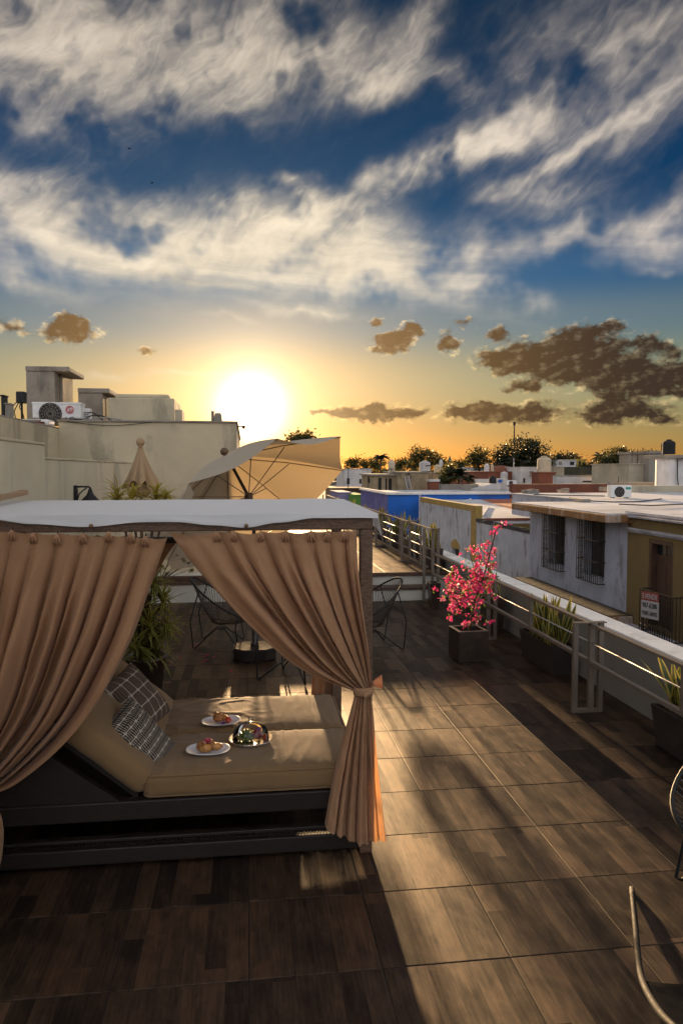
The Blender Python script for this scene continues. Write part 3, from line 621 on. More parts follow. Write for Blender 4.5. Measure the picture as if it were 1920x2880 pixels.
def wicker_mat(nm, k_):
    m = bpy.data.materials.new(nm); m.use_nodes = True; t = m.node_tree; t.nodes.clear(); g = NT(t)
    out = g.n('ShaderNodeOutputMaterial'); b = g.n('ShaderNodeBsdfPrincipled'); geo = g.n('ShaderNodeNewGeometry')
    br = g.n('ShaderNodeTexBrick'); g.put(br.inputs[0], g.mapping(geo.outputs['Position'], rot=(R(90), 0, 0), scale=(1, 1, 1)))
    br.inputs['Scale'].default_value = 26; br.inputs['Mortar Size'].default_value = 0.012; br.offset = 0.5; br.inputs['Brick Width'].default_value = 0.6; br.inputs['Row Height'].default_value = 0.22
    for k, col in ((1, tuple(c * k_ for c in (0.030, 0.018, 0.011))), (2, tuple(c * k_ for c in (0.052, 0.030, 0.018))), (3, (0.006, 0.004, 0.003))): br.inputs[k].default_value = (*col, 1)
    g.put(b.inputs['Base Color'], br.outputs[0]); b.inputs['Roughness'].default_value = 0.5
    bp = g.n('ShaderNodeBump'); bp.inputs['Strength'].default_value = 0.6; bp.inputs['Distance'].default_value = 0.004
    g.put(bp.inputs['Height'], br.outputs[1]); bp.invert = True; g.put(b.inputs['Normal'], bp.outputs[0]); t.links.new(b.outputs[0], out.inputs[0]); return m
wick_m = wicker_mat('shaded_wicker', 0.32); wickb_m = wicker_mat('brown_wicker', 3.6)  # same wicker twice: the base copy has its shadow put into the colour
linen_m = cloth_mat('mattress_linen', (0.20, 0.122, 0.056), 0.04, wr=1.6)
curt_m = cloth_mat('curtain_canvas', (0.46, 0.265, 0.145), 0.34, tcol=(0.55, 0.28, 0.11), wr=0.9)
shaded_curt_m = cloth_mat('shaded_curtain_canvas', (0.34, 0.19, 0.10), 0.05)  # copy of the curtain canvas with shade put into its colour
roof_m = cloth_mat('roof_canvas', (0.78, 0.77, 0.76), 0.25, var=0.04)
timber_m = mat('pale_timber', (0.34, 0.22, 0.12), 0.7, 0.25, 6, 0.2, 30, stretch=(1, 0.1, 1))

BX0, BX1, BY0, BY1 = -1.66, 0.718, 4.185, 5.66
bed = thing('canopy_daybed', 'dark wicker four-post daybed with white cloth canopy and tan mattresses', 'daybed', (-0.5, 4.9, 0))
pw_ = 0.071
for x in (BX0, BX1 - pw_):
    for y in (BY0, BY1 - pw_):
        MB().box(x, x + pw_, y, y + pw_, 0.001, 1.904).build('post', wickb_m, bed, bevel=0.005)
MB().box(BX0, BX1, BY0 - 0.004, BY0 + pw_ + 0.004, 1.905, 1.990).build('beam', wickb_m, bed, bevel=0.006)
MB().box(BX0, BX1, BY1 - pw_, BY1 + 0.004, 1.905, 1.990).build('beam', wickb_m, bed, bevel=0.006)
for x in (BX0 + 0.002, BX1 - pw_ - 0.004): MB().box(x, x + pw_, BY0 + pw_ + 0.005, BY1 - pw_ - 0.001, 1.905, 1.989).build('beam', wickb_m, bed, bevel=0.006)
MB().box(BX0 + pw_, BX1 - pw_, BY1 - 0.055, BY1 - 0.02, 1.70, 1.735).build('back_rail', wick_m, bed, bevel=0.004)
# base: upper woven rail, open gap, lower rail with a pierced band
for y0, y1 in ((BY0 + 0.008, BY0 + 0.062), (BY1 - 0.062, BY1 - 0.008)):
    MB().box(BX0 + pw_ + 0.001, BX1 - pw_ - 0.001, y0, y1, 0.275, 0.385).build('upper_rail', wick_m, bed, bevel=0.008)
    MB().box(BX0 + pw_ + 0.001, BX1 - pw_ - 0.001, y0, y1, 0.028, 0.122).build('lower_rail', wick_m, bed, bevel=0.008)
    lat = MB()
    x = BX0 + pw_ + 0.01
    while x < BX1 - pw_ - 0.02:
        lat.bar((x, (y0 + y1) / 2, 0.1225), (x + 0.014, (y0 + y1) / 2, 0.1565), 0.006, 0.006); lat.bar((x + 0.014, (y0 + y1) / 2 + 0.004, 0.1225), (x, (y0 + y1) / 2 + 0.004, 0.1565), 0.006, 0.006); x += 0.0185
    lat.build('pierced_band', wick_m, bed)
    if y0 > 5: MB().box(BX0 + pw_ + 0.001, 0.30, y1 - 0.018, y1 - 0.004, 0.1225, 0.274).build('sun_block_panel', wick_m, bed)  # unseen panel added to stop sun passing under the bed
    MB().box(BX0 + pw_ + 0.001, BX1 - pw_ - 0.001, y0, y1, 0.157, 0.176).build('lower_trim', wick_m, bed, bevel=0.004)
for x in (BX0 + 0.01, BX1 - 0.062):
    MB().box(x, x + 0.052, BY0 + pw_ + 0.001, BY1 - pw_ - 0.001, 0.275, 0.384).build('upper_rail', wick_m, bed, bevel=0.008)
    MB().box(x, x + 0.052, BY0 + pw_ + 0.001, BY1 - pw_ - 0.001, 0.028, 0.12).build('lower_rail', wick_m, bed, bevel=0.008)
MB().box(BX0 + pw_, BX1 - pw_, BY0 + 0.063, BY1 - 0.063, 0.345, 0.384).build('bed_board', wick_m, bed)
# canopy cloth
RB = 1.998
def roof(u, v):
    x = lerp(BX0 - 0.05, BX1 + 0.025, u); y = lerp(BY0 - 0.03, BY1 + 0.03, v)
    sag = -0.016 * math.sin(math.pi * u) * math.sin(math.pi * v) + 0.006 * nz(x * 3, y * 3) + 0.022 * v
    return (x, y, RB + sag)
rf = MB().grid(roof, 60, 30)
def hem(u):
    X = lerp(BX0, BX1, u); P_ = [(-1.66, 0.012), (-1.36, 0.014), (-1.1, 0.045), (-0.83, 0.066), (-0.55, 0.040), (-0.37, 0.040), (-0.18, 0.055), (0.0, 0.074), (0.18, 0.048), (0.37, 0.020), (0.60, 0.020), (0.73, 0.024)]
    for (a, p), (b, q) in zip(P_, P_[1:]):
        if X <= b: f = (X - a) / (b - a); f = f * f * (3 - 2 * f); return lerp(p, q, f)
    return P_[-1][1]
rf.grid(lambda u, v: (lerp(BX0 - 0.05, BX1 + 0.025, u), BY0 - 0.03 - 0.006 * v + 0.006 * nz(u * 9, v * 2) * v, RB + 0.006 * nz(lerp(BX0 - 0.05, BX1 + 0.025, u) * 3, (BY0 - 0.03) * 3) - hem(u) * v), 80, 5)
rf.grid(lambda u, v: (BX1 + 0.025 + 0.022 * v + 0.01 * v * math.sin(5 * u), lerp(BY0 - 0.03, BY1 + 0.03, u), RB + 0.022 * u - v * (0.10 * (1 - u) ** 2 + 0.03)), 30, 5)
rf.build('canopy_cloth', roof_m, bed, smooth=True)
grm = mat('brass_eyelet', (0.2, 0.12, 0.06), 0.4, metal=0.8)
for xx, zz in ((0.0, RB - 0.062), (-0.83, RB - 0.055)):
    MB().lathe([(0.006, 0.0), (0.012, 0.002), (0.014, 0.0)], (0, 0, 0), 14).build('x', grm) if False else MB().ball((xx, BY0 - 0.042, zz), 0.012, 0.004, 0.012, 12, 8).build('eyelet', grm, bed)
MB().bar((-1.62, BY0 - 0.30, RB + 0.02), (-1.60, BY1 + 0.02, RB + 0.082), 0.05, 0.035).build('timber_batten', timber_m, bed, bevel=0.006)
MB().tube([(BX0 + 0.03, BY0 - 0.02, 1.872), (BX1 - 0.09, BY0 - 0.02, 1.872)], 0.006, 8).build('curtain_rod', black_metal_m, bed, smooth=True)

# mattresses
HX = -0.60                                    # hinge of the raised back rest
MZ0, MZ1 = 0.386, 0.525
def mattress(y0, y1, seed):
    mb = MB(); L, Wd, Hh = 0.655 - HX - 0.01, y1 - y0, MZ1 - MZ0
    def fn(q, n):
        ex = 1 - abs(q.x) / (L / 2); ey = 1 - abs(q.y) / (Wd / 2)
        z = q.z
        if n.z > 0.2 or (abs(n.z) < 0.01 and n.length < 0.1 and q.z > 0):
            z += 0.018 * (1 - (1 - ex) ** 4) * (1 - (1 - ey) ** 4) - 0.004
        wr = 0.0
        cx = q.x * 11 + seed * 3.1
        r1 = 1 - abs(nz(cx, q.y * 2.2 + seed, seed)) * 2.6
        wr += max(0, r1) ** 2 * 0.007 * (0.35 + 0.65 * (1 - min(1, ey * 2.5)))
        r2 = 1 - abs(nz(q.x * 4 + seed, q.y * 7, seed + 4)) * 3.2
        wr += max(0, r2) ** 2 * 0.009 * max(0, min(1, (-q.x / (L / 2) + 0.35)))
        k = 1 if q.z > 0 else 0
        return Vector((q.x, q.y + (0.006 * nz(cx, q.z * 9) if abs(n.y) > 0.5 else 0), z + wr * k))
    rbox(mb, ((HX + 0.655) / 2 + 0.005, (y0 + y1) / 2, (MZ0 + MZ1) / 2), (L, Wd, Hh), 0.045, (110, 60, 8), fn)
    return mb
YM = 4.86
for y0, y1, sd_, lb in ((BY0 + 0.012, YM - 0.004, 1.0, 'front tan mattress of the daybed'), (YM + 0.004, BY1 - 0.05, 5.0, 'rear tan mattress of the daybed')):
    mo_ = mattress(y0, y1, sd_).build('mattress', linen_m, bed, smooth=True, label=lb)
    for zz in (MZ1 - 0.012, MZ0 + 0.013):
        x0_, x1_ = HX + 0.012, 0.648; i_ = 0.0105; c_ = 0.05
        lp = []
        for (cx, cy, a0) in ((x1_ - c_, y0 + c_ + i_, -90), (x1_ - c_, y1 - c_ - i_, 0), (x0_ + c_, y1 - c_ - i_, 90), (x0_ + c_, y0 + c_ + i_, 180)):
            lp += [(cx + c_ * math.cos(R(a0 + q * 15)), cy + c_ * math.sin(R(a0 + q * 15)), zz) for q in range(7)]
        MB().tube(lp, 0.0055, 6, closed=True).build('piping', linen_m, mo_, smooth=True)
# raised back rest: board, triangular side frames, two cushions
ANG = R(40); BL = 0.95
Mb = Matrix.Rotation(ANG, 3, 'Y')             # local +x points down the slope to the hinge
up = Vector((-math.cos(ANG), 0, math.sin(ANG))); nrm = Vector((math.sin(ANG), 0, math.cos(ANG)))
hing = Vector((HX - 0.01, 0, 0.392))
for y0, y1 in ((BY0 + 0.012, YM - 0.004), (YM + 0.004, BY1 - 0.05)):
    cc = hing + up * (BL / 2) + nrm * 0.075 + Vector((0, (y0 + y1) / 2, 0))
    def fn(q, n, s_=y0):
        ex = 1 - abs(q.x) / (BL / 2); ey = 1 - abs(q.y) / ((y1 - y0) / 2)
        z = q.z + (0.02 * (1 - (1 - ex) ** 3) * (1 - (1 - ey) ** 3) if q.z > 0 else 0) + 0.006 * nz(q.x * 7, q.y * 5, s_)
        return Vector((q.x, q.y, z))
    rbox(MB(), cc, (BL, y1 - y0, 0.145), 0.055, (50, 36, 8), fn, Mb).build('back_cushion', linen_m, bed, smooth=True)
b0, b1 = hing + nrm * -0.022, hing + up * (BL + 0.02) + nrm * -0.022
MB().bar((b0.x, (BY0 + BY1) / 2, b0.z + 0.012), (b1.x, (BY0 + BY1) / 2, b1.z + 0.012), BY1 - BY0 - 0.13, 0.03).build('back_board', wick_m, bed)
for y in (BY0 + 0.02, BY1 - 0.07):
    tri = [(HX - 0.12, 0.386), (-1.585, 0.386), (-1.585, 0.40 + (1.585 + HX - 0.12) * math.tan(ANG) - 0.10)]
    m_ = MB(); m_.add([(x, y, z) for x, z in tri] + [(x, y + 0.05, z) for x, z in tri], [(0, 1, 2), (5, 4, 3), (0, 3, 4, 1), (1, 4, 5, 2), (2, 5, 3, 0)])
    m_.build('side_panel', wick_m, bed)

# ------------------------------------------------------------------ curtains
def curtain(mb, e0, e1, hooks, Y0, A, B, nv, seed, scal=0.012, yfun=None, t0=0.0):
    rnd = random.Random(seed); n = len(hooks) - 1
    amp = [rnd.uniform(0.55, 1.35) for _ in range(n)]; scs = [rnd.uniform(0.6, 1.3) for _ in range(n)]
    ex = [rnd.uniform(0.42, 1.0) for _ in range(n)]; skew = [rnd.uniform(-0.25, 0.25) for _ in range(n)]; dip = [rnd.choice((0, 0.25, 0.5, 0.6)) for _ in range(n)]; mid = [rnd.uniform(0.35, 0.65) for _ in range(n)]
    nu = n * 16
    def f(s, t):
        k = min(int(s * n), n - 1); fr = s * n - k; S = lerp(hooks[k], hooks[k + 1], fr)
        p0, p1 = poly_at(e0, t), poly_at(e1, t); w = (p1 - p0)
        fw = min(1, max(0, fr + skew[k] * math.sin(math.pi * fr) * min(1, t * 2))); v = abs(math.sin(math.pi * fw)) ** ex[k]
        v *= 1 - dip[k] * math.exp(-((fr - mid[k]) / 0.11) ** 2) * min(1, t * 2.5)
        wid = w.length * (hooks[k + 1] - hooks[k])
        S2 = -B(t) * math.sin(2 * math.pi * fr) * wid / max(w.length, 1e-6)
        p = p0 + w * (S + S2)
        a = A(t) * amp[k]
        y = Y0 + (yfun(s, t) if yfun else 0) - a * (v - 0.5) - 0.005 * nz(S * 30, t * 9, seed) - 0.007 * nz(S * 9 + t * 6, t * 14 - S * 5, seed + 3) - 0.10 * a * math.sin(2 * math.pi * fr * 2 + 1.3 * k) * min(1, t * 3)
        z = p.z - scal * scs[k] * v * max(0, 1 - t * 9) * (wid / 0.16)
        return (p.x, y, z)
    mb.grid(f, nu, nv); return mb
def V(lst, Y): return [aty(x, y, Y) for x, y in lst]
YC = 4.135
def pleats(par, pts, Y):
    for (x, y) in pts:
        p = aty(x, y, Y); m_ = MB()
        for dx, lean in ((-0.011, -0.25), (0.0, 0.0), (0.011, 0.25)):
            m_.tube([(p.x + dx * 0.3, Y - 0.012, p.z + 0.004), (p.x + dx, Y - 0.026, p.z - 0.016), (p.x + dx * 1.5, Y - 0.022, p.z - 0.036), (p.x + dx * 1.2, Y - 0.008, p.z - 0.055)], [0.003, 0.006, 0.006, 0.003], 8)
        m_.build('pleat', curt_m, par, smooth=True)
        MB().tube([(p.x, Y - 0.005, p.z + 0.002), (p.x, Y + 0.005, p.z + 0.02), (p.x, Y + 0.02, 1.879)], 0.0025, 5).build('hook', black_metal_m, par)
sm = lambda a, b, x: (lambda q: q * q * (3 - 2 * q))(min(1, max(0, (x - a) / (b - a))))
# right-hand front curtain, gathered to the post
rc = thing('curtain', 'tan canvas curtain swept right and tied to the front right post', 'curtain', aty(1020, 1940, YC), group='front curtains of the daybed')
e0 = V([(476, 1497), (560, 1612), (690, 1752), (840, 1880), (1000, 1946)], YC); e1 = V([(1003, 1492), (1010, 1600), (1024, 1720), (1040, 1840), (1043, 1946)], YC)
hk = [0.0] + [(x - 476) / (1003 - 476) for x in (610, 657, 733, 802, 873, 920, 967)] + [1.0]
m_ = MB(); curtain(m_, e0, e1, hk, YC, lambda t: 0.018 + 0.17 * sm(0, 0.5, t) - 0.13 * sm(0.6, 1.0, t), lambda t: 0.14 * sm(0.03, 0.5, t), 70, 3)
t0_ = V([(1000, 1946), (984, 2015), (958, 2110), (932, 2230), (915, 2326)], YC); t1_ = V([(1043, 1946), (1050, 2010), (1062, 2140), (1075, 2260), (1087, 2362)], YC)
curtain(m_, t0_, t1_, [0, .17, .34, .5, .7, .86, 1.0], YC, lambda t: 0.033 + 0.06 * sm(0, 0.6, t), lambda t: 0.12, 50, 9, 0.0)
for i, (x, y, z) in enumerate(m_.v[-(6 * 16 + 1) * 51:]):
    pass
hemv = len(m_.v) - (6 * 16 + 1) * 51
for i in range(hemv, len(m_.v)):
    x, y, z = m_.v[i]; j = (i - hemv) // 97; s = ((i - hemv) % 97) / 96
    m_.v[i] = (x, y, z - 0.055 * (j / 50) * math.sin(math.pi * min(1, s * 1.15)) * (0.6 + 0.6 * s))
m_.build('cloth', curt_m, rc, smooth=True)
pleats(rc, [(x, 1497) for x in (610, 657, 733, 802, 873, 920, 967)], YC)
tp = aty(1021, 1942, YC)
MB().lathe([(0.062, -0.026), (0.066, -0.012), (0.066, 0.012), (0.06, 0.024)], (tp.x, YC, tp.z), 24, cap=False, sx=0.85, sy=0.75).build('tie_band', curt_m, rc, smooth=True, solid=0.004)
bw = MB(); bp_ = aty(1046, 1920, YC - 0.01); bq = aty(1074, 1912, YC - 0.02)
bw.grid(lambda u, v: (lerp(bp_.x, bq.x, u), YC - 0.02 - 0.012 * math.sin(math.pi * 2 * v) * u, lerp(bp_.z, bq.z, u) + (v - 0.5) * (0.02 + 0.06 * u) - 0.012 * u * math.cos(6 * v)), 8, 12)
bw.grid(lambda u, v: (lerp(bp_.x, bp_.x - 0.055, u), YC - 0.045 - 0.015 * math.sin(math.pi * v), bp_.z - 0.04 + (v - 0.5) * (0.02 + 0.035 * u) - 0.03 * u), 8, 8)
bw.build('bow', curt_m, rc, smooth=True, solid=0.003)
# left-hand front curtain
lc = thing('curtain', 'tan canvas curtain swept left towards the head of the daybed', 'curtain', aty(-100, 2240, YC), group='front curtains of the daybed')
e0 = V([(470, 1512), (418, 1660), (352, 1830), (235, 2030), (60, 2190), (-70, 2240)], YC); e1 = V([(-70, 1490), (-100, 1640), (-120, 1800), (-135, 1980), (-140, 2120), (-140, 2240)], YC)
e0 = list(e0)
hk = [1 - (x + 70) / 540 for x in (470, 410, 369, 307, 235, 162, 95, 35, -20)] + [1.0]
m_ = MB(); curtain(m_, e0, e1, hk, YC, lambda t: 0.018 + 0.19 * sm(0, 0.5, t) - 0.14 * sm(0.65, 1.0, t), lambda t: 0.14 * sm(0.03, 0.5, t), 70, 5)
curtain(m_, V([(-80, 2240), (-25, 2265), (4, 2320), (2, 2410), (-20, 2500)], YC), V([(-140, 2240), (-150, 2300), (-160, 2360), (-165, 2430), (-170, 2500)], YC), [0, .2, .4, .6, .8, 1.0], YC, lambda t: 0.03 + 0.04 * t, lambda t: 0.1, 30, 12, 0.0)
m_.build('cloth', curt_m, lc, smooth=True)
pleats(lc, [(410, 1510), (369, 1500), (307, 1497), (235, 1502), (162, 1505), (95, 1500), (35, 1492)], YC)
tp = aty(-105, 2240, YC); MB().lathe([(0.07, -0.026), (0.075, 0.0), (0.07, 0.024)], (tp.x, YC, tp.z), 20, cap=False).build('tie_band', curt_m, lc, smooth=True, solid=0.004)
# rear curtains
YB = BY1 + 0.03
kb = thing('curtain', 'tan curtain tied back at the rear left of the daybed', 'curtain', aty(300, 1850, YB), group='rear curtains of the daybed')
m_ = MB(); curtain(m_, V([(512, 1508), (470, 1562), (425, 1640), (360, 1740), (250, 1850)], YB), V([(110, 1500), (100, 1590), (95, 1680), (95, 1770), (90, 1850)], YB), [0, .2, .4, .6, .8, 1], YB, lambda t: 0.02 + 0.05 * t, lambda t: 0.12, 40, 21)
m_.build('cloth', shaded_curt_m, kb, smooth=True)
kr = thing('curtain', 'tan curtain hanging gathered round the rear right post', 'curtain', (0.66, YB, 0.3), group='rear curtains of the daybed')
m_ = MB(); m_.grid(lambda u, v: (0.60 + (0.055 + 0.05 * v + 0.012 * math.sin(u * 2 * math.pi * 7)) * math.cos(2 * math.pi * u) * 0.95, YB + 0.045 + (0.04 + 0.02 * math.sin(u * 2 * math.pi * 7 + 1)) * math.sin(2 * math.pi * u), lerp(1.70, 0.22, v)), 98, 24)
m_.build('cloth', shaded_curt_m, kr, smooth=True)
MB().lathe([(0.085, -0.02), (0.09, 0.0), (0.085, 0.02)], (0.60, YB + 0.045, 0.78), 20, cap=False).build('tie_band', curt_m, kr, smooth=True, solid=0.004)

# ------------------------------------------------------------------ pillows
def pillow_mat(name, ground, line, kind):
    m = bpy.data.materials.new(name); m.use_nodes = True; t = m.node_tree; t.nodes.clear(); g = NT(t)
    out = g.n('ShaderNodeOutputMaterial'); b = g.n('ShaderNodeBsdfPrincipled'); tc = g.n('ShaderNodeTexCoord')
    sp = g.n('ShaderNodeSeparateXYZ'); g.put(sp.inputs[0], tc.outputs['Object']); u, v = sp.outputs[0], sp.outputs[1]
    N = 17.0 if kind == 0 else 13.0
    uu, vv = g.m('MULTIPLY', u, N), g.m('MULTIPLY', v, N * (1.0 if kind == 0 else 0.8))
    col_i = g.m('FLOOR', vv); fv = g.m('SUBTRACT', g.m('FRACT', vv), 0.5)
    uo = g.m('ADD', uu, g.m('MULTIPLY', g.m('MODULO', col_i, 2.0), 0.5 if kind == 0 else 0.0)); fu = g.m('SUBTRACT', g.m('FRACT', uo), 0.5)
    au, av = g.m('ABSOLUTE', fu), g.m('ABSOLUTE', fv)
    dia = g.m('LESS_THAN', g.m('ADD', au, av), 0.17); hole = g.m('GREATER_THAN', g.m('ADD', au, av), 0.07)
    node = g.m('MULTIPLY', dia, hole)
    if kind == 0:
        ln = g.m('LESS_THAN', g.m('ABSOLUTE', g.m('SUBTRACT', av, g.m('MULTIPLY', g.m('SUBTRACT', au, 0.5), 0.0))), 0.035)
        hat = g.m('GREATER_THAN', g.m('SINE', g.m('MULTIPLY', u, 2 * math.pi * 62)), 0.55)
        hat = g.m('MULTIPLY', g.m('MULTIPLY', hat, 0.7), g.m('MULTIPLY', g.m('GREATER_THAN', av, 0.1), g.m('LESS_THAN', av, 0.46)))
        f = g.m('MAXIMUM', g.m('MAXIMUM', node, ln), hat)
    else:
        ln = g.m('MAXIMUM', g.m('LESS_THAN', av, 0.034), g.m('MULTIPLY', g.m('LESS_THAN', au, 0.034), 1.0))
        hat = g.m('MULTIPLY', g.m('GREATER_THAN', g.m('SINE', g.m('MULTIPLY', u, 2 * math.pi * 60)), 0.8), 0.25)
        f = g.m('MAXIMUM', g.m('MAXIMUM', node, ln), hat)
    nn = g.noise(tc.outputs['Object'], 160, 2, 0.5)
    f = g.m('MULTIPLY', f, g.ss(nn, 0.2, 0.5, 0.65, 1.0))
    g.put(b.inputs['Base Color'], g.mix(f, ground, line)); b.inputs['Roughness'].default_value = 0.9; b.inputs['Specular IOR Level'].default_value = 0.15
    t.links.new(b.outputs[0], out.inputs[0]); return m
pil1_m = pillow_mat('pillow_dark_hatch', (0.022, 0.015, 0.012), (0.56, 0.49, 0.40), 0)
pil2_m = pillow_mat('pillow_taupe_net', (0.085, 0.058, 0.042), (0.42, 0.36, 0.29), 1)
def pillow(name, label, loc, nrm_, upv, w, hgt, thick, m, seed):
    mb = MB()
    def side(sg):
        def f(u, v):
            x, y = u * 2 - 1, v * 2 - 1
            tk = thick / 2 * max(0, (1 - abs(x) ** 2.4)) ** 0.55 * max(0, (1 - abs(y) ** 2.4)) ** 0.55
            px = x * (1 - 0.07 * (1 - y * y) * x * x); py = y * (1 - 0.07 * (1 - x * x) * y * y)
            wr = 0.012 * nz(x * 2.2 + seed, y * 2.2, seed) + 0.006 * nz(x * 6, y * 6 + seed, seed)
            edge = min(1 - abs(x), 1 - abs(y))
            return (px * w / 2, py * hgt / 2, sg * (tk + wr * min(1, edge * 4)))
        return f
    mb.grid(side(1), 30, 30); mb.grid(side(-1), 30, 30)
    o = mb.build(name, m, smooth=True)
    n_ = Vector(nrm_).normalized(); u_ = (Vector(upv) - n_ * Vector(upv).dot(n_)).normalized(); x_ = u_.cross(n_)
    o.matrix_world = Matrix(((x_.x, u_.x, n_.x, loc[0]), (x_.y, u_.y, n_.y, loc[1]), (x_.z, u_.z, n_.z, loc[2]), (0, 0, 0, 1)))
    return tag(o, label, 'pillow', 'patterned pillows on the daybed')
p = aty(388, 2104, 4.50); pillow('pillow', 'dark pillow with dense white hatching leaning in front on the daybed', (p.x + 0.015, 4.49, p.z), (0.70, -0.44, 0.56), (-0.64, 0.0, 0.77), 0.45, 0.53, 0.20, pil1_m, 1.0)
p = aty(385, 1968, 4.98); pillow('pillow', 'taupe pillow with white net pattern half hidden behind the hatched one', (p.x, 4.98, p.z), (0.70, -0.34, 0.62), (-0.62, 0.1, 0.77), 0.42, 0.44, 0.18, pil2_m, 7.0)

# ------------------------------------------------------------------ breakfast on the mattress
china_m = mat('white_china', (0.70, 0.70, 0.72), 0.12, 0.03, 4, coat=0.6)
pastry_m = mat('baked_pastry', (0.34, 0.13, 0.030), 0.5, 0.5, 38, 0.5, 70, coat=0.25)
pastry2_m = mat('golden_pastry', (0.42, 0.19, 0.045), 0.5, 0.45, 32, 0.5, 70, coat=0.25)
pink_food_m = mat('pink_flower', (0.62, 0.14, 0.16), 0.6, 0.3, 60); redfruit_m = mat('red_fruit', (0.45, 0.03, 0.015), 0.25, 0.4, 40, coat=0.5)
purple_m = mat('purple_petal', (0.20, 0.05, 0.24), 0.6, 0.3, 50); grape_m = mat('green_grape', (0.10, 0.13, 0.025), 0.25, 0.35, 30, coat=0.4, trans=0.25, tcol=(0.3, 0.36, 0.05))
fig_m = mat('dark_red_fruit', (0.16, 0.020, 0.022), 0.35, 0.6, 45, coat=0.4); mango_m = mat('yellow_fruit', (0.45, 0.28, 0.05), 0.4, 0.3, 30, coat=0.3)
silver_m = mat('polished_silver', (0.75, 0.73, 0.70), 0.08, 0.03, 8, metal=1.0)
TOPZ = MZ1 + 0.016
def plate(label, px, py, rx, ry, rot):
    c_ = atz(px, py, TOPZ); mb = MB()
    mb.lathe([(0.55, 0.0), (0.62, 0.0005), (0.98, 0.020), (1.0, 0.022), (0.99, 0.0245), (0.95, 0.0225), (0.60, 0.006), (0.002, 0.005)], (0, 0, 0), 44, cap=False, pw=0.84)
    mb.v = [(x * rx, y * ry, z) for x, y, z in mb.v]
    o = mb.build('plate', china_m, smooth=True); o.location = (c_.x, c_.y, TOPZ + 0.002); o.rotation_euler[2] = rot
    tag(o, label, 'plate', 'white plates on the daybed'); return c_
def lump(name, label, cat, c_, blobs_, m, seed, amp=0.28, fr=90, mats=None):
    t = thing(name, label, cat, c_); rnd = random.Random(seed)
    for (dx, dy, dz, rx, ry, rz, nm, mm) in blobs_:
        mb = MB(); mb.ball((0, 0, 0), 1, nu=22, nv=14)
        mb.v = [tuple(Vector(v) * (1 + amp * nz(v[0] * 1.9 + seed, v[1] * 1.9, v[2] * 1.9 + dx * 90) + 0.10 * math.sin(7 * math.atan2(v[1], v[0]) + 3 * v[2]))) for v in mb.v]
        zb = min(v[2] for v in mb.v)
        mb.v = [(c_[0] + dx + v[0] * rx, c_[1] + dy + v[1] * ry, c_[2] + dz + (v[2] - zb) * rz) for v in mb.v]
        mb.build(nm, mm, t, smooth=True)
    return t
def ruffle(par, c_, r, m, n=14, seed=1):
    rnd = random.Random(seed); mb = MB()
    for k in range(n):
        a = rnd.uniform(0, 6.28); tl = rnd.uniform(0.1, 1.2); d = Vector((math.cos(a) * math.cos(tl), math.sin(a) * math.cos(tl), math.sin(tl)))
        s_ = d.cross(Vector((0, 0, 1))).normalized() * r * 0.45; q = Vector(c_) + d * r; c0 = Vector(c_)
        mb.grid(lambda u, v, q=q, c0=c0, s_=s_, d=d: c0.lerp(q, v) + s_ * (u * 2 - 1) * (0.3 + v) + d.cross(s_).normalized() * r * 0.18 * math.sin(9 * u) * v, 5, 3)
    return mb.build('petals', m, par)
c1 = plate('white plate with a browned pastry and red fruit at the back', 622, 2036, 0.131, 0.098, R(8))
z = TOPZ + 0.0085
l1 = lump('pastry', 'round browned pastry on the rear plate', 'pastry', (c1.x, c1.y, z), [(-0.022, 0.01, 0, 0.036, 0.034, 0.030, 'crust', pastry_m), (0.024, 0.022, 0, 0.026, 0.022, 0.020, 'crust', pastry2_m), (-0.03, 0.004, 0.048, 0.016, 0.016, 0.010, 'crown', pastry_m)], pastry_m, 3)
l1b = lump('red_fruit', 'cut red fruit beside the rear pastry', 'fruit', (c1.x + 0.046, c1.y - 0.016, z), [(0, 0, 0, 0.02, 0.022, 0.018, 'flesh', redfruit_m)], redfruit_m, 5)
fl1 = thing('purple_flower', 'small purple flower lying on the rear plate', 'flower', (c1.x + 0.012, c1.y - 0.048, z)); ruffle(fl1, (c1.x + 0.014, c1.y - 0.048, z + 0.004), 0.018, purple_m, 12, 3)
c2 = plate('white plate with golden pastries topped by a pink flower in front', 585, 2117, 0.132, 0.100, R(-6))
l2 = lump('pastry', 'golden knotted pastries on the front plate', 'pastry', (c2.x, c2.y, z), [(-0.012, -0.022, 0, 0.036, 0.028, 0.024, 'crust', pastry2_m), (-0.045, 0.012, 0, 0.026, 0.024, 0.024, 'crust', pastry_m), (0.042, 0.01, 0, 0.042, 0.022, 0.021, 'crust', pastry2_m), (0.012, 0.026, 0, 0.026, 0.022, 0.028, 'crust', pastry_m)], pastry_m, 9)
fl2 = thing('pink_flower', 'pink ruffled flower on top of the front pastries', 'flower', (c2.x, c2.y, z + 0.05)); ruffle(fl2, (c2.x - 0.003, c2.y + 0.012, z + 0.05), 0.024, pink_food_m, 20, 5)
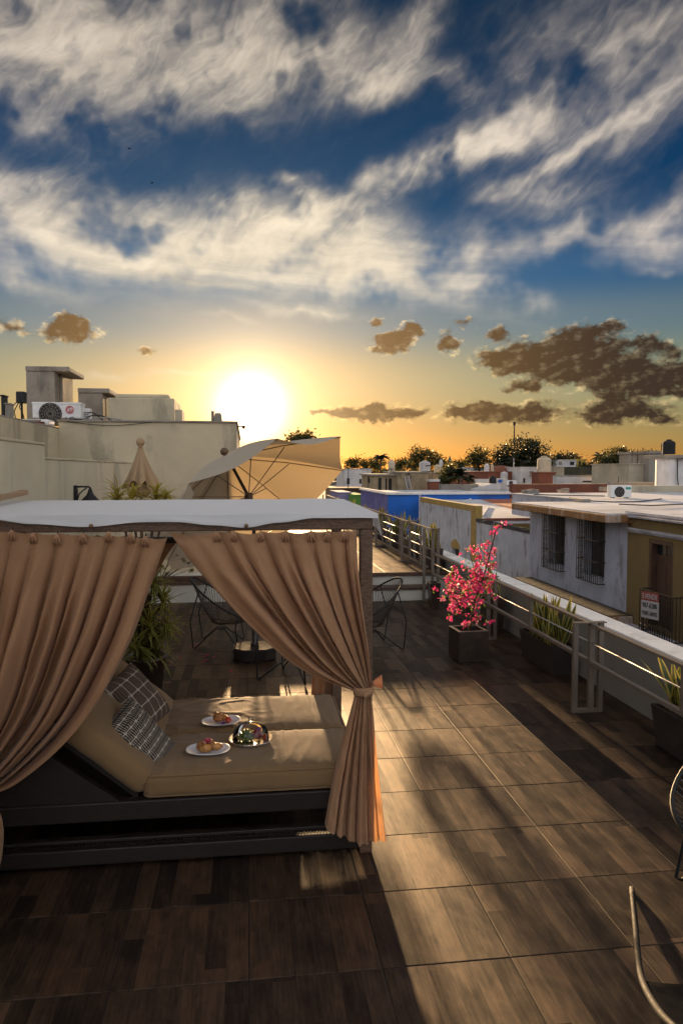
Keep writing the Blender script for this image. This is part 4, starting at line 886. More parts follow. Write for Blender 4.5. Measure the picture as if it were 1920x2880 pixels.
# domed fruit platter
c3 = atz(705, 2083, TOPZ); sv_ = MB(); sv_.lathe([(0.10, 0.0), (0.115, 0.002), (0.137, 0.013), (0.142, 0.014), (0.138, 0.0165), (0.11, 0.006), (0.002, 0.005)], (0, 0, 0), 40, cap=False)
o = sv_.build('silver_platter', silver_m, smooth=True); o.location = (c3.x, c3.y, TOPZ + 0.002); tag(o, 'round silver platter holding fruit under a glass dome', 'platter')
zf = TOPZ + 0.009
gr = thing('grape_bunch', 'bunch of green grapes under the glass dome', 'grapes', (c3.x - 0.03, c3.y, zf)); rnd = random.Random(4)
gm = MB().ball((0, 0, 0), 0.0135, nu=12, nv=8).mesh('grape', grape_m, True)
spots = []
for zl, nn, rr in ((0, 10, 0.042), (1, 7, 0.03), (2, 3, 0.014)):
    for k in range(nn):
        a = k * 6.283 / nn + zl; spots.append((-0.032 + rr * math.cos(a), -0.006 + rr * 0.95 * math.sin(a), 0.0135 + zl * 0.019))
    if zl == 0: spots += [(-0.032 + 0.018 * math.cos(k * 2.1), -0.006 + 0.018 * math.sin(k * 2.1), 0.0135) for k in range(3)]
for sx, sy, sz in spots:
    o = bpy.data.objects.new('grape', gm); COL.objects.link(o); o.parent = gr; o.location = Vector((c3.x + sx, c3.y + sy, zf + sz)) - gr.location
lump('cut_fruit', 'dark red cut fruit beside the grapes under the dome', 'fruit', (c3.x + 0.042, c3.y - 0.006, zf), [(0, 0, 0, 0.03, 0.028, 0.028, 'flesh', fig_m), (0.008, 0.012, 0.048, 0.018, 0.016, 0.011, 'top_piece', purple_m)], fig_m, 2, 0.15)
lump('yellow_fruit', 'slice of yellow fruit at the rear of the platter', 'fruit', (c3.x - 0.03, c3.y + 0.052, zf), [(0, 0, 0, 0.036, 0.013, 0.024, 'flesh', mango_m)], mango_m, 6, 0.12)
lump('red_berry', 'red berries at the right edge of the platter', 'fruit', (c3.x + 0.088, c3.y + 0.008, zf), [(0, 0, 0, 0.012, 0.012, 0.010, 'berry', redfruit_m), (0.002, 0.026, 0, 0.011, 0.011, 0.010, 'berry', mango_m), (-0.002, -0.026, 0, 0.011, 0.011, 0.010, 'berry', redfruit_m)], fig_m, 8, 0.1)
dome = thing('glass_dome', 'clear glass dome with round knob over the fruit platter', 'cloche', (c3.x, c3.y, zf))
gl_m = glass_mat('clear_glass', 0.02, (0.96, 0.97, 0.96))
prof = [(0.112, 0.0), (0.114, 0.004), (0.1115, 0.012), (0.111, 0.035), (0.106, 0.058), (0.094, 0.078), (0.07, 0.094), (0.04, 0.102), (0.012, 0.104)]
MB().lathe(prof, (c3.x, c3.y, zf + 0.0005), 40, cap=False).build('bell', gl_m, dome, smooth=True)
MB().lathe([(0.010, 0.0), (0.007, 0.006), (0.012, 0.014), (0.016, 0.022), (0.014, 0.032), (0.004, 0.037)], (c3.x, c3.y, zf + 0.105), 18).build('knob', glass_mat('knob_glass', 0.05, (0.8, 0.8, 0.8)), dome, smooth=True)
# ------------------------------------------------------------------ parasols
canvas_m = cloth_mat('parasol_canvas', (0.46, 0.39, 0.29), 0.24, var=0.06, tcol=(0.46, 0.35, 0.21))
closed_m = cloth_mat('folded_canvas', (0.42, 0.29, 0.17), 0.18, var=0.08)
pole_m = mat('parasol_pole', (0.05, 0.04, 0.035), 0.4, 0.2, 6, metal=0.4)
wood_m = mat('dark_wood', (0.10, 0.055, 0.028), 0.5, 0.3, 12)
stone_m = mat('parasol_base_stone', (0.030, 0.024, 0.020), 0.9, spec=0.1, var=0.3, scale=8, bump=0.3, bscale=50)
pa = thing('open_parasol', 'large pale parasol tilted against the sun behind the daybed', 'parasol', (0.09, 8.84, 0))
ax = Vector((-0.534, 0.498, 1)).normalized(); apex = aty(636, 1280, 9.2); r_, hh_ = 1.335, 0.675
a_ = ax.cross(Vector((0, 0, 1))).normalized(); b_ = ax.cross(a_)
cor = [apex - ax * hh_ + (a_ * math.cos(0.2984 + k * math.pi / 4) + b_ * math.sin(0.2984 + k * math.pi / 4)) * r_ for k in range(8)]
cm = MB()
for k in range(8):
    c0, c1 = cor[k], cor[(k + 1) % 8]
    def f(u, v, c0=c0, c1=c1):
        e = c0.lerp(c1, u); q = apex.lerp(e, v); mid = (apex + c0 + c1) / 3
        sag = math.sin(math.pi * u) * v * (0.055 + 0.03 * v)
        return q - ax * (0.05 * math.sin(math.pi * v)) * -1 - ax * sag * 0.7 + (apex - ax * hh_ - e).normalized() * math.sin(math.pi * u) * v * v * 0.05
    cm.grid(f, 8, 10)
    cm.grid(lambda u, v, c0=c0, c1=c1: c0.lerp(c1, u) - ax * (math.sin(math.pi * u) * 0.06 + 0.13 * v) + (apex - ax * hh_ - c0.lerp(c1, u)).normalized() * (math.sin(math.pi * u) * 0.05), 8, 2) if k in (0, 1, 2, 3) else None
cm.build('canopy', canvas_m, pa, smooth=True)
rib_m = mat('pale_rib', (0.26, 0.20, 0.14), 0.6)
J = apex - ax * 0.86; runner = apex - ax * 0.62
for k in range(8):
    MB().tube([apex - ax * 0.04, apex.lerp(cor[k], 0.5) - ax * 0.0, cor[k] - ax * 0.015], 0.0065, 6).build('rib', rib_m, pa)
    MB().tube([runner, apex.lerp(cor[k], 0.52) - ax * 0.02], 0.006, 6).build('strut', rib_m, pa)
MB().lathe([(0.03, -0.05), (0.05, -0.03), (0.05, 0.03), (0.03, 0.05)], runner, 12).build('runner_hub', wood_m, pa)
MB().tube([apex - ax * 0.02, J], 0.02, 10).build('upper_pole', pole_m, pa, smooth=True)
MB().ball(apex + ax * 0.055, 0.05, nu=16, nv=10).build('finial', wood_m, pa, smooth=True)
MB().tube([(0.09, 8.84, 0.16), (0.09, 8.84, J.z - 0.2), J], 0.022, 12).build('pole', pole_m, pa, smooth=True)
MB().lathe([(0.05, 0), (0.05, 0.02), (0.034, 0.04), (0.034, 0.26), (0.028, 0.28)], (0.09, 8.84, 0.145), 14).build('pole_sleeve', pole_m, pa, smooth=True)
bs = MB().prism([(-0.25, -0.14), (-0.14, -0.25), (0.14, -0.25), (0.25, -0.14), (0.25, 0.14), (0.14, 0.25), (-0.14, 0.25), (-0.25, 0.14)], 0.001, 0.145)
bs.v = [(x + 0.09, y + 8.84, z) for x, y, z in bs.v]; bs.build('weighted_base', stone_m, pa, bevel=0.02)
cu = thing('closed_parasol', 'furled tan parasol with ball finial in front of the cream wall', 'parasol', (-1.47, 10.8, 0))
UX, UY = -1.47, 10.8
def fold(u, v):
    a = u * 2 * math.pi; z = lerp(2.545, 2.02, v); r = 0.035 + 0.19 * v ** 1.15
    r *= 1 + (0.16 * v + 0.03) * math.sin(8 * a) + 0.07 * v * math.sin(16 * a + 1)
    z -= 0.055 * v * v * math.cos(8 * a) - 0.03 * v * math.sin(3 * a)
    return (UX + r * math.cos(a), UY + r * math.sin(a) * 0.9, z)
MB().grid(fold, 128, 18).build('furled_canopy', closed_m, cu, smooth=True)
inn = MB()
for k in range(8):
    a = k * math.pi / 4; inn.tube([(UX, UY, 2.4), (UX + 0.1 * math.cos(a), UY + 0.1 * math.sin(a), 1.92), (UX + 0.05 * math.cos(a), UY + 0.05 * math.sin(a), 1.86)], [0.02, 0.05, 0.02], 6)
inn.build('inner_folds', closed_m, cu, smooth=True)
MB().lathe([(0.028, 2.53), (0.04, 2.545), (0.026, 2.565), (0.05, 2.59), (0.063, 2.625), (0.055, 2.66), (0.03, 2.685), (0.005, 2.692)], (UX, UY, 0), 18).build('finial', closed_m, cu, smooth=True)
MB().tube([(UX, UY, 0.1), (UX, UY, 2.54)], 0.021, 10).build('pole', wood_m, cu, smooth=True)
MB().lathe([(0.24, 0.001), (0.24, 0.07), (0.20, 0.10), (0.05, 0.11), (0.04, 0.25)], (UX, UY, 0), 20).build('weighted_base', stone_m, cu)

# ------------------------------------------------------------------ cord chairs
cord_m = mat('brown_cord', (0.045, 0.030, 0.022), 0.45, 0.3, 20)
def cord_chair(label, loc, rz, group='cord chairs on the terrace', ncord=60):
    t = thing('cord_chair', label, 'chair', (0, 0, 0), group=group)
    rim = []
    for k in range(48):
        a = 2 * math.pi * k / 48; w = math.cos(a); x = 0.36 * math.sin(a) * (1 - 0.10 * w)
        rim.append(Vector((x, 0.40 * w - 0.02, 0.585 + 0.255 * w + 0.02 * math.cos(2 * a))))
    MB().tube(rim, 0.0125, 8, closed=True).build('rim', black_metal_m, t, smooth=True, local=True)
    ring = [Vector((0.12 * math.sin(2 * math.pi * k / 24), 0.03 + 0.09 * math.cos(2 * math.pi * k / 24), 0.29 + 0.02 * math.cos(2 * math.pi * k / 24))) for k in range(24)]
    MB().tube(ring, 0.008, 6, closed=True).build('seat_ring', black_metal_m, t, smooth=True, local=True)
    cd = MB()
    for k in range(ncord):
        a = 2 * math.pi * k / ncord; i = a / (2 * math.pi) * 48; p = rim[int(i) % 48].lerp(rim[(int(i) + 1) % 48], i - int(i)); j = a / (2 * math.pi) * 24; q = ring[int(j) % 24].lerp(ring[(int(j) + 1) % 24], j - int(j))
        mid = p.lerp(q, 0.55) + Vector((0, 0, -0.035)); cd.tube([p, mid, q], 0.004, 4, cap=False)
    cd.build('cord_seat', cord_m, t, local=True, kind='stuff')
    for s in (-1, 1):
        MB().tube([rim[(7 * s) % 48], (0.27 * s, 0.34, 0.35), (0.285 * s, 0.30, 0.02), (0.27 * s, 0.28, 0.009)], 0.009, 8).build('leg', black_metal_m, t, smooth=True, local=True)
        MB().tube([rim[(17 * s) % 48], (0.25 * s, -0.22, 0.25), (0.27 * s, -0.26, 0.02), (0.25 * s, -0.24, 0.009)], 0.009, 8).build('leg', black_metal_m, t, smooth=True, local=True)
        MB().tube([(0.27 * s, 0.28, 0.009), (0.05 * s, 0.06, 0.205), (0.05 * s, -0.06, 0.205), (0.25 * s, -0.24, 0.009)], 0.0085, 8).build('base_rod', black_metal_m, t, smooth=True, local=True)
    MB().tube([(0.05, 0.0, 0.205), (-0.05, 0.0, 0.205)], 0.0085, 8).build('base_bar', black_metal_m, t, smooth=True, local=True)
    t.location = loc; t.rotation_euler[2] = rz; return t
cord_chair('brown cord chair in the shade behind the curtain gap', (-0.33, 9.58, 0), R(82))
cord_chair('cord chair standing just right of the front daybed post', (1.57, 9.16, 0), R(-76))
cord_chair('cord chair mostly hidden behind the right curtain', (0.50, 7.98, 0), R(150))
cord_chair('cord chair cut off by the right edge of the picture', (2.67, 3.56, 0), R(-62))

# tubular sling lounge chair, bottom right corner
sl = thing('sling_chair', 'black tubular chair with dark sling in the lower right corner', 'chair', atz(1775, 2500, 0))
sling_m = mat('black_sling', (0.010, 0.010, 0.011), 0.95, 0.2, 20, 0.2, 300, spec=0.0)
tp = [atz(1776, 2500, 0.014), atz(1786, 2600, 0.05), atz(1793, 2680, 0.11), atz(1806, 2760, 0.19), atz(1850, 2842, 0.27), atz(1905, 2900, 0.33), atz(1960, 2950, 0.36)]
crv = [poly_at(tp, k / 24) for k in range(25)]
off = Vector((0.58, 0.04, 0))
tube_m = mat('worn_black_tube', (0.010, 0.010, 0.010), 0.75, 0.2, 30, spec=0.2)
MB().tube(crv, 0.0135, 10).build('side_tube', tube_m, sl, smooth=True)
MB().tube([p + off for p in crv], 0.0135, 10).build('side_tube', black_metal_m, sl, smooth=True)
MB().grid(lambda u, v: poly_at(tp, lerp(0.5, 1.0, v)) + off * u - Vector((0, 0, 0.05 * math.sin(math.pi * u))), 12, 16).build('sling', sling_m, sl, smooth=True, solid=0.004)
for q in (crv[24], crv[24] + off):
    MB().tube([q, (q.x + 0.02, q.y - 0.12, 0.2), (q.x + 0.02, q.y - 0.15, 0.013)], 0.0135, 10).build('leg', black_metal_m, sl, smooth=True)

# ------------------------------------------------------------------ plants
soil_m = mat('soil', (0.025, 0.016, 0.010), 0.95, 0.4, 30, 0.5, 60)
pot_m = mat('dark_glazed_pot', (0.038, 0.024, 0.017), 0.38, 0.35, 9, 0.1, 40)
potr_m = mat('brown_trough', (0.026, 0.015, 0.012), 0.7, 0.25, 8, 0.2, 50)
sans_m = leaf_mat('snake_leaf', (0.045, 0.062, 0.020), 0.25, (0.14, 0.17, 0.03), 0.6, 22); sanse_m = leaf_mat('snake_leaf_edge', (0.36, 0.29, 0.06), 0.40, (0.62, 0.46, 0.08), 0.2, 8)
drac_m = leaf_mat('dracaena_leaf', (0.055, 0.075, 0.020), 0.35, (0.20, 0.20, 0.04), 0.4, 6); drac2_m = leaf_mat('dracaena_leaf_light', (0.30, 0.27, 0.05), 0.45, (0.60, 0.50, 0.08), 0.3, 6)
bark_m = mat('bark', (0.07, 0.045, 0.03), 0.9, 0.4, 14, 0.5, 40)

def blade(mb, base, d, L, w, bend, side, n=6, edge=0.22, two=True):
    """strap leaf: pale margins, darker middle"""
    d = Vector(d).normalized(); s = d.cross(Vector(side)).normalized(); o = s.cross(d)
    rows = []
    for i in range(n + 1):
        t = i / n; c = Vector(base) + d * (L * t) + o * (bend * t * t) - Vector((0, 0, 1)) * abs(bend) * 0.3 * t ** 3
        ww = w * (0.75 + 0.5 * math.sin(math.pi * min(1, t * 0.85 + 0.12))) * (1 - t ** 5) / 1.2 + 0.0006
        cup = o * (-0.25 * ww)
        rows.append([c - s * ww, c - s * ww * (1 - edge * 2) + cup * 0.6, c + cup, c + s * ww * (1 - edge * 2) + cup * 0.6, c + s * ww])
    b = len(mb.v); mb.v += [tuple(p) for r in rows for p in r]
    for i in range(n):
        for k in range(4):
            mb.f.append((b + i * 5 + k, b + i * 5 + k + 1, b + (i + 1) * 5 + k + 1, b + (i + 1) * 5 + k)); mb.mi.append(1 if (two and k in (0, 3)) else 0)
LEAVES = []
for k in range(7):
    mb = MB(); rnd = random.Random(k); blade(mb, (0, 0, 0), (0.02, 0, 1), rnd.uniform(0.40, 0.58), 0.036, rnd.uniform(-0.03, 0.10), (0.2, 1, 0)); LEAVES.append(mb.mesh('leaf', [sans_m, sanse_m], True))
def snake_plant(label, x0, x1, y0, y1, z, n, seed, hs=1.0, group='snake plants along the railing', spread=0.32, single=False):
    t = thing('snake_plant', label, 'plant', ((x0 + x1) / 2, (y0 + y1) / 2, z), group=group); rnd = random.Random(seed)
    for k in range(n):
        o = bpy.data.objects.new('leaf', LEAVES[rnd.randrange(len(LEAVES))]); COL.objects.link(o); o.parent = t
        fx, fy = rnd.uniform(-0.5, 0.5), rnd.uniform(-0.5, 0.5)
        o.location = (fx * (x1 - x0), fy * (y1 - y0), -0.01)
        s = hs * rnd.uniform(0.6, 1.08); o.scale = (s, s, s)
        o.rotation_euler = (-fy * spread * 2.2 * rnd.uniform(0.3, 1) + rnd.uniform(-0.12, 0.12), fx * spread * 2.2 * rnd.uniform(0.3, 1) + rnd.uniform(-0.12, 0.12), rnd.uniform(0, 6.28))
    return t
def trough(label, x0, x1, y0, y1, z0, z1, m=None, group='plant troughs along the railing'):
    t = thing('plant_trough', label, 'planter', ((x0 + x1) / 2, (y0 + y1) / 2, z0), group=group); i = 0.035; w = 0.022; m = m or potr_m
    a = [(x0 + i, y0 + i), (x1 - i, y0 + i), (x1 - i, y1 - i), (x0 + i, y1 - i)]; b = [(x0, y0), (x1, y0), (x1, y1), (x0, y1)]; c_ = [(x0 + w, y0 + w), (x1 - w, y0 + w), (x1 - w, y1 - w), (x0 + w, y1 - w)]
    vs = [(x, y, z0 + 0.001) for x, y in a] + [(x, y, z1) for x, y in b] + [(x, y, z1) for x, y in c_] + [(x, y, z1 - 0.06) for x, y in c_]
    fs = [(3, 2, 1, 0)]
    for q in range(3): fs += [(q * 4 + k, q * 4 + (k + 1) % 4, q * 4 + 4 + (k + 1) % 4, q * 4 + 4 + k) for k in range(4)]
    fs.append((12, 13, 14, 15)); MB().add(vs, fs).build('shell', m, t, bevel=0.006)
    MB().grid(lambda u, v: (lerp(x0 + w, x1 - w, u), lerp(y0 + w, y1 - w, v), z1 - 0.035 + 0.012 * nz(u * 7, v * 9, y0)), 6, 14).build('soil', soil_m, t)
    return t
trough('long brown trough behind the railing, right of the pink bougainvillea', 3.25, 3.53, 7.56, 8.52, 0.0, 0.335)
snake_plant('yellow edged snake plants in the long trough behind the railing', 3.29, 3.49, 7.66, 8.42, 0.30, 78, 2, 1.0)
trough('brown trough cut by the right edge of the picture', 3.27, 3.55, 4.75, 5.62, 0.0, 0.335)
snake_plant('snake plants at the right edge of the picture', 3.31, 3.51, 4.85, 5.55, 0.30, 34, 3, 0.95, spread=0.6)
trough('tall dark pot behind the bougainvillea by the railing', 3.24, 3.52, 9.72, 10.05, 0.0, 0.50, pot_m)
snake_plant('snake plants in the tall pot behind the bougainvillea', 3.29, 3.47, 9.78, 9.99, 0.465, 14, 5, 0.95)
trough('tall dark pot at the foot of the raised deck', 2.92, 3.09, 11.55, 11.8, 0.0, 0.42, pot_m)
for k, (y, lb) in enumerate(((13.25, 'nearest dark pot on the raised deck'), (15.0, 'second dark pot on the raised deck'), (16.4, 'third dark pot along the deck railing'), (18.4, 'fourth dark pot along the deck railing'), (21.0, 'fifth dark pot along the deck railing'), (24.0, 'sixth dark pot, farthest along the deck railing'))):
    trough(lb, 3.24, 3.54, y - 0.2, y + 0.2, DECK_Z, DECK_Z + 0.36, pot_m, 'pots along the deck railing')
    snake_plant('snake plants in the ' + lb, 3.29, 3.49, y - 0.13, y + 0.13, DECK_Z + 0.325, 20, 20 + k, 1.05, 'snake plants along the deck railing')

# dracaena in a big pot behind the daybed
DX, DY = -1.02, 7.5
dp = thing('plant_pot', 'large round dark pot behind the patterned pillows', 'pot', (DX, DY, 0))
MB().lathe([(0.15, 0.001), (0.17, 0.01), (0.215, 0.36), (0.232, 0.37), (0.232, 0.40), (0.205, 0.40), (0.20, 0.33)], (DX, DY, 0), 28, cap=False).build('shell', pot_m, dp, smooth=True)
MB().lathe([(0.2, 0.345), (0.1, 0.36), (0.002, 0.362)], (DX, DY, 0), 20, cap=False).build('soil', soil_m, dp)
dr = thing('dracaena', 'bushy dracaena with long green and yellow leaves behind the daybed', 'plant', (DX, DY, 0.36))
heads = [(330, 1393, 7.0, 1, 0.20), (372, 1398, 7.2, 1, 0.20), (440, 1394, 7.4, 1, 0.20), (468, 1400, 7.3, 1, 0.15), (455, 1690, 7.45, 0, 0.30), (430, 1640, 7.5, 0, 0.28), (470, 1760, 7.35, 0, 0.27), (420, 1760, 7.3, 0, 0.30), (405, 1700, 7.6, 0, 0.30), (385, 1820, 7.25, 0, 0.30), (440, 1820, 7.4, 0, 0.28), (370, 1760, 7.6, 0, 0.3), (345, 1700, 7.6, 0, 0.3)]
for k, (x, y, Yh, li, L) in enumerate(heads):
    p = aty(x, y, Yh); rnd = random.Random(k); mb = MB()
    mid = Vector((lerp(DX, p.x, 0.25), lerp(DY, p.y, 0.25), lerp(0.36, p.z, 0.5)))
    MB().tube([(DX + rnd.uniform(-0.08, 0.08), DY + rnd.uniform(-0.08, 0.08), 0.34), mid, (p.x, p.y, p.z - 0.02)], [0.018, 0.015, 0.011], 7).build('cane', bark_m, dr, smooth=True)
    for q in range(46):
        a = rnd.uniform(0, 6.283); e = rnd.uniform(-0.5, 1.35) if not li else rnd.uniform(0.0, 1.3); d = Vector((math.cos(a) * math.cos(e), math.sin(a) * math.cos(e), math.sin(e)))
        blade(mb, p + Vector((0, 0, rnd.uniform(-0.09, 0.05))), d, L * rnd.uniform(0.75, 1.1), 0.0115, -0.10 * rnd.uniform(0.2, 1), (0, 0, 1) if abs(d.z) < 0.9 else (1, 0, 0), n=4)
    mb.build('leaf_head', [drac2_m, sanse_m] if li else [drac_m, drac2_m], dr, smooth=True)
# slender shrub with drooping leaf tufts by the back wall
sh = thing('slender_shrub', 'thin leafy branches in front of the rear wall', 'plant', (-1.35, 9.4, 0))
tuft_m = leaf_mat('tuft_leaf', (0.20, 0.20, 0.05), 0.4, (0.40, 0.34, 0.08))
MB().tube([(-1.35, 9.4, 0), (-1.30, 9.4, 0.5), aty(448, 1640, 9.4)], [0.014, 0.012, 0.009], 7).build('stem', bark_m, sh, smooth=True)
ends = [(487, 1556), (500, 1592), (556, 1568), (540, 1600), (513, 1570), (470, 1610), (455, 1590), (530, 1582), (480, 1575)]
for k, (x, y) in enumerate(ends):
    p = aty(x, y, 9.4 + 0.05 * (k % 3)); MB().tube([aty(448, 1640, 9.4), aty(lerp(448, x, 0.5), lerp(1640, y, 0.5) - 4, 9.4), p], [0.006, 0.004, 0.003], 5).build('twig', bark_m, sh)
    mb = MB(); rnd = random.Random(k)
    for q in range(14): a = rnd.uniform(0, 6.28); blade(mb, p + Vector((rnd.uniform(-.02, .02), 0, rnd.uniform(-.01, .01))), (math.cos(a) * 0.5, math.sin(a) * 0.5, -1 + rnd.uniform(-0.2, 0.7)), 0.07, 0.009, 0.01, (1, 0, 0.3), n=3, two=False)
    mb.build('leaf_tuft', tuft_m, sh)

# bougainvillea in a square planter
bxp = thing('square_planter', 'dark square planter holding the pink bougainvillea', 'planter', (0, 0, 0))
w_, t_, zt = 0.365, 0.042, 0.363
a4 = [(0, 0), (w_, 0), (w_, w_), (0, w_)]; i4 = [(t_, t_), (w_ - t_, t_), (w_ - t_, w_ - t_), (t_, w_ - t_)]
fs = [(3, 2, 1, 0)] + [(q * 4 + k, q * 4 + (k + 1) % 4, q * 4 + 4 + (k + 1) % 4, q * 4 + 4 + k) for q in range(3) for k in range(4)]
MB().add([(x, y, 0.001) for x, y in a4] + [(x, y, zt) for x, y in a4] + [(x, y, zt) for x, y in i4] + [(x, y, zt - 0.08) for x, y in i4], fs).build('shell', pot_m, bxp, bevel=0.006, local=True)
MB().grid(lambda u, v: (lerp(t_, w_ - t_, u), lerp(t_, w_ - t_, v), zt - 0.06 + 0.01 * nz(u * 5, v * 5)), 8, 8).build('soil', soil_m, bxp, local=True)
bxp.location = (2.437, 8.275, 0); bxp.rotation_euler[2] = R(4)
bg_ = thing('bougainvillea', 'bright pink bougainvillea in full bloom beside the railing', 'plant', (2.62, 8.46, 0.32))
pink_m = leaf_mat('pink_bract', (0.60, 0.030, 0.19), 0.4, (0.80, 0.06, 0.24), 0.35, 18); pink2_m = leaf_mat('pale_bract', (0.72, 0.20, 0.34), 0.4, (0.9, 0.34, 0.42), 0.25, 18); green_m = leaf_mat('bougainvillea_leaf', (0.05, 0.09, 0.02), 0.4, (0.2, 0.28, 0.04), 0.4, 10)
cl = [(1240, 110, 22, 3), (1310, 125, 12, 2), (1130, 160, 25, 4), (1190, 175, 15, 2), (1040, 255, 25, 4), (1110, 215, 22, 3), (1005, 395, 30, 5), (690, 490, 18, 2), (735, 465, 16, 2), (780, 515, 35, 5), (845, 495, 32, 4), (940, 450, 34, 5), (945, 505, 28, 4), (990, 540, 22, 3), (1095, 520, 34, 5), (1000, 605, 20, 3), (612, 577, 20, 2), (602, 690, 22, 2), (860, 590, 36, 6), (880, 630, 36, 5), (1065, 575, 20, 3),
      (850, 830, 95, 34), (1070, 735, 62, 14), (970, 700, 60, 12), (830, 740, 45, 9), (510, 795, 58, 11), (632, 800, 20, 2), (700, 806, 20, 2), (480, 870, 45, 8), (420, 950, 65, 13), (490, 1030, 90, 20), (445, 1115, 48, 9), (600, 980, 75, 16), (740, 985, 52, 10), (855, 950, 90, 22), (935, 935, 75, 16), (1030, 890, 45, 8), (1040, 990, 52, 9), (680, 1095, 85, 22), (820, 1050, 85, 22), (900, 1080, 80, 18), (1005, 1080, 70, 14),
      (240, 1080, 28, 4), (370, 1080, 20, 2), (322, 1240, 30, 4), (345, 1212, 18, 2), (510, 1240, 100, 34), (625, 1240, 80, 20), (790, 1240, 85, 26), (900, 1290, 34, 6), (505, 1370, 75, 18), (575, 1400, 30, 5), (640, 1330, 40, 7), (800, 1360, 36, 5), (1112, 1195, 40, 6), (820, 1430, 20, 3), (440, 1500, 26, 4), (682, 1462, 18, 2), (742, 1470, 18, 2), (800, 1530, 36, 6), (862, 1492, 36, 6), (690, 1590, 36, 6), (640, 1612, 22, 3), (972, 1592, 22, 3), (1080, 1545, 28, 4), (1100, 940, 20, 2)]
rnd = random.Random(42); mbA, mbB, mbL = MB(), MB(), MB()
def blossom(mb, c_, r):
    n0 = Vector((rnd.gauss(0, 1), rnd.gauss(0, 1) - 0.3, rnd.gauss(0, 1) + 0.3)).normalized(); a = n0.cross(Vector((0.3, 0.5, 0.9))).normalized(); b = n0.cross(a)
    for k in range(3):
        th = k * 2.094 + rnd.uniform(-0.3, 0.3); d = a * math.cos(th) + b * math.sin(th); s = n0.cross(d)
        p0 = c_; p1 = c_ + d * r * 0.6 + s * r * 0.55 + n0 * r * 0.45; p2 = c_ + d * r * 1.15 + n0 * r * 0.75; p3 = c_ + d * r * 0.6 - s * r * 0.55 + n0 * r * 0.45
        mb.add([p0, p1, p2, p3], [(0, 1, 2), (0, 2, 3)])
core_c = Vector((2.62, 8.46, 0.3))
tips = []
for (x, y, r, n) in cl:
    px, py = 1180 + x * 0.1913, 1450 + y * 0.1913; rr = r * 0.1913
    spread = max(0.03, rr / 245 * 0.9)
    Yc = 8.46 + rnd.uniform(-0.12, 0.12); ctr = aty(px, py, Yc); tips.append((ctr, n))
    for k in range(int(n * 1.8)):
        q = Vector((rnd.gauss(0, 0.5), rnd.gauss(0, 0.8), rnd.gauss(0, 0.5))) * spread * 1.05
        blossom(mbA if rnd.random() < 0.72 else mbB, ctr + q, rnd.uniform(0.015, 0.024))
    for k in range(max(2, n)):
        q = Vector((rnd.gauss(0, 0.6), rnd.gauss(0, 0.8), rnd.gauss(0, 0.6))) * spread; d = Vector((rnd.gauss(0, 1), rnd.gauss(0, 1), rnd.gauss(0, 1))).normalized(); s = d.cross(Vector((0, 0, 1))).normalized() * 0.014
        c_ = ctr + q; mbL.add([c_, c_ + d * 0.02 + s, c_ + d * 0.045, c_ + d * 0.02 - s], [(0, 1, 2, 3)])
mbA.build('blossoms', pink_m, bg_, kind='stuff'); mbB.build('pale_blossoms', pink2_m, bg_, kind='stuff'); mbL.build('leaves', green_m, bg_, kind='stuff')
main = [Vector((2.60, 8.46, 0.28)), aty(1335, 1690, 8.46), aty(1360, 1620, 8.46), aty(1380, 1545, 8.46), aty(1394, 1490, 8.46), aty(1420, 1472, 8.46)]
MB().tube(main, [0.014, 0.013, 0.011, 0.010, 0.008, 0.004], 7).build('stem', bark_m, bg_, smooth=True)
for s_, e_ in (((1322, 1740), (1275, 1690)), ((1330, 1700), (1262, 1640)), ((1340, 1670), (1290, 1605)), ((1345, 1650), (1316, 1545)), ((1350, 1640), (1345, 1545)), ((1330, 1700), (1390, 1660)), ((1335, 1690), (1230, 1660)), ((1325, 1735), (1385, 1750)), ((1325, 1730), (1262, 1740)), ((1368, 1590), (1372, 1535)), ((1322, 1745), (1340, 1735)), ((1340, 1670), (1335, 1615))):
    p, q = aty(*s_, 8.46), aty(*e_, 8.46 + rnd.uniform(-0.1, 0.1)); MB().tube([p, p.lerp(q, 0.5) + Vector((0, 0, 0.03)), q], [0.007, 0.005, 0.003], 5).build('branch', bark_m, bg_)

# fallen petals on the tiles
petal_m = leaf_mat('fallen_petal', (0.40, 0.02, 0.12), 0.3, (0.7, 0.05, 0.2))
ps = MB(); ps.add([(0, 0, 0.002), (0.018, 0.012, 0.012), (0.034, 0.0, 0.006), (0.018, -0.013, 0.010), (-0.012, 0.016, 0.010), (-0.02, -0.012, 0.008)], [(0, 1, 2), (0, 2, 3), (0, 4, 1), (0, 3, 5)])
pm = ps.mesh('fallen_petal', petal_m)
for x, y in ((222, 848), (245, 845), (435, 835), (533, 843), (690, 820), (140, 912), (155, 927), (288, 898), (297, 912), (318, 905), (290, 948), (318, 935), (77, 953), (466, 1010), (170, 765), (120, 775), (360, 918)):
    p = atz(440 + x * 0.4464, 1440 + y * 0.4464, 0.002); o = bpy.data.objects.new('fallen_petal', pm); COL.objects.link(o); o.location = (p.x, p.y, 0.001); o.rotation_euler[2] = random.uniform(0, 6.28)
    tag(o, 'fallen pink petal on the shaded tiles behind the daybed', 'petal', 'fallen petals on the tiles')
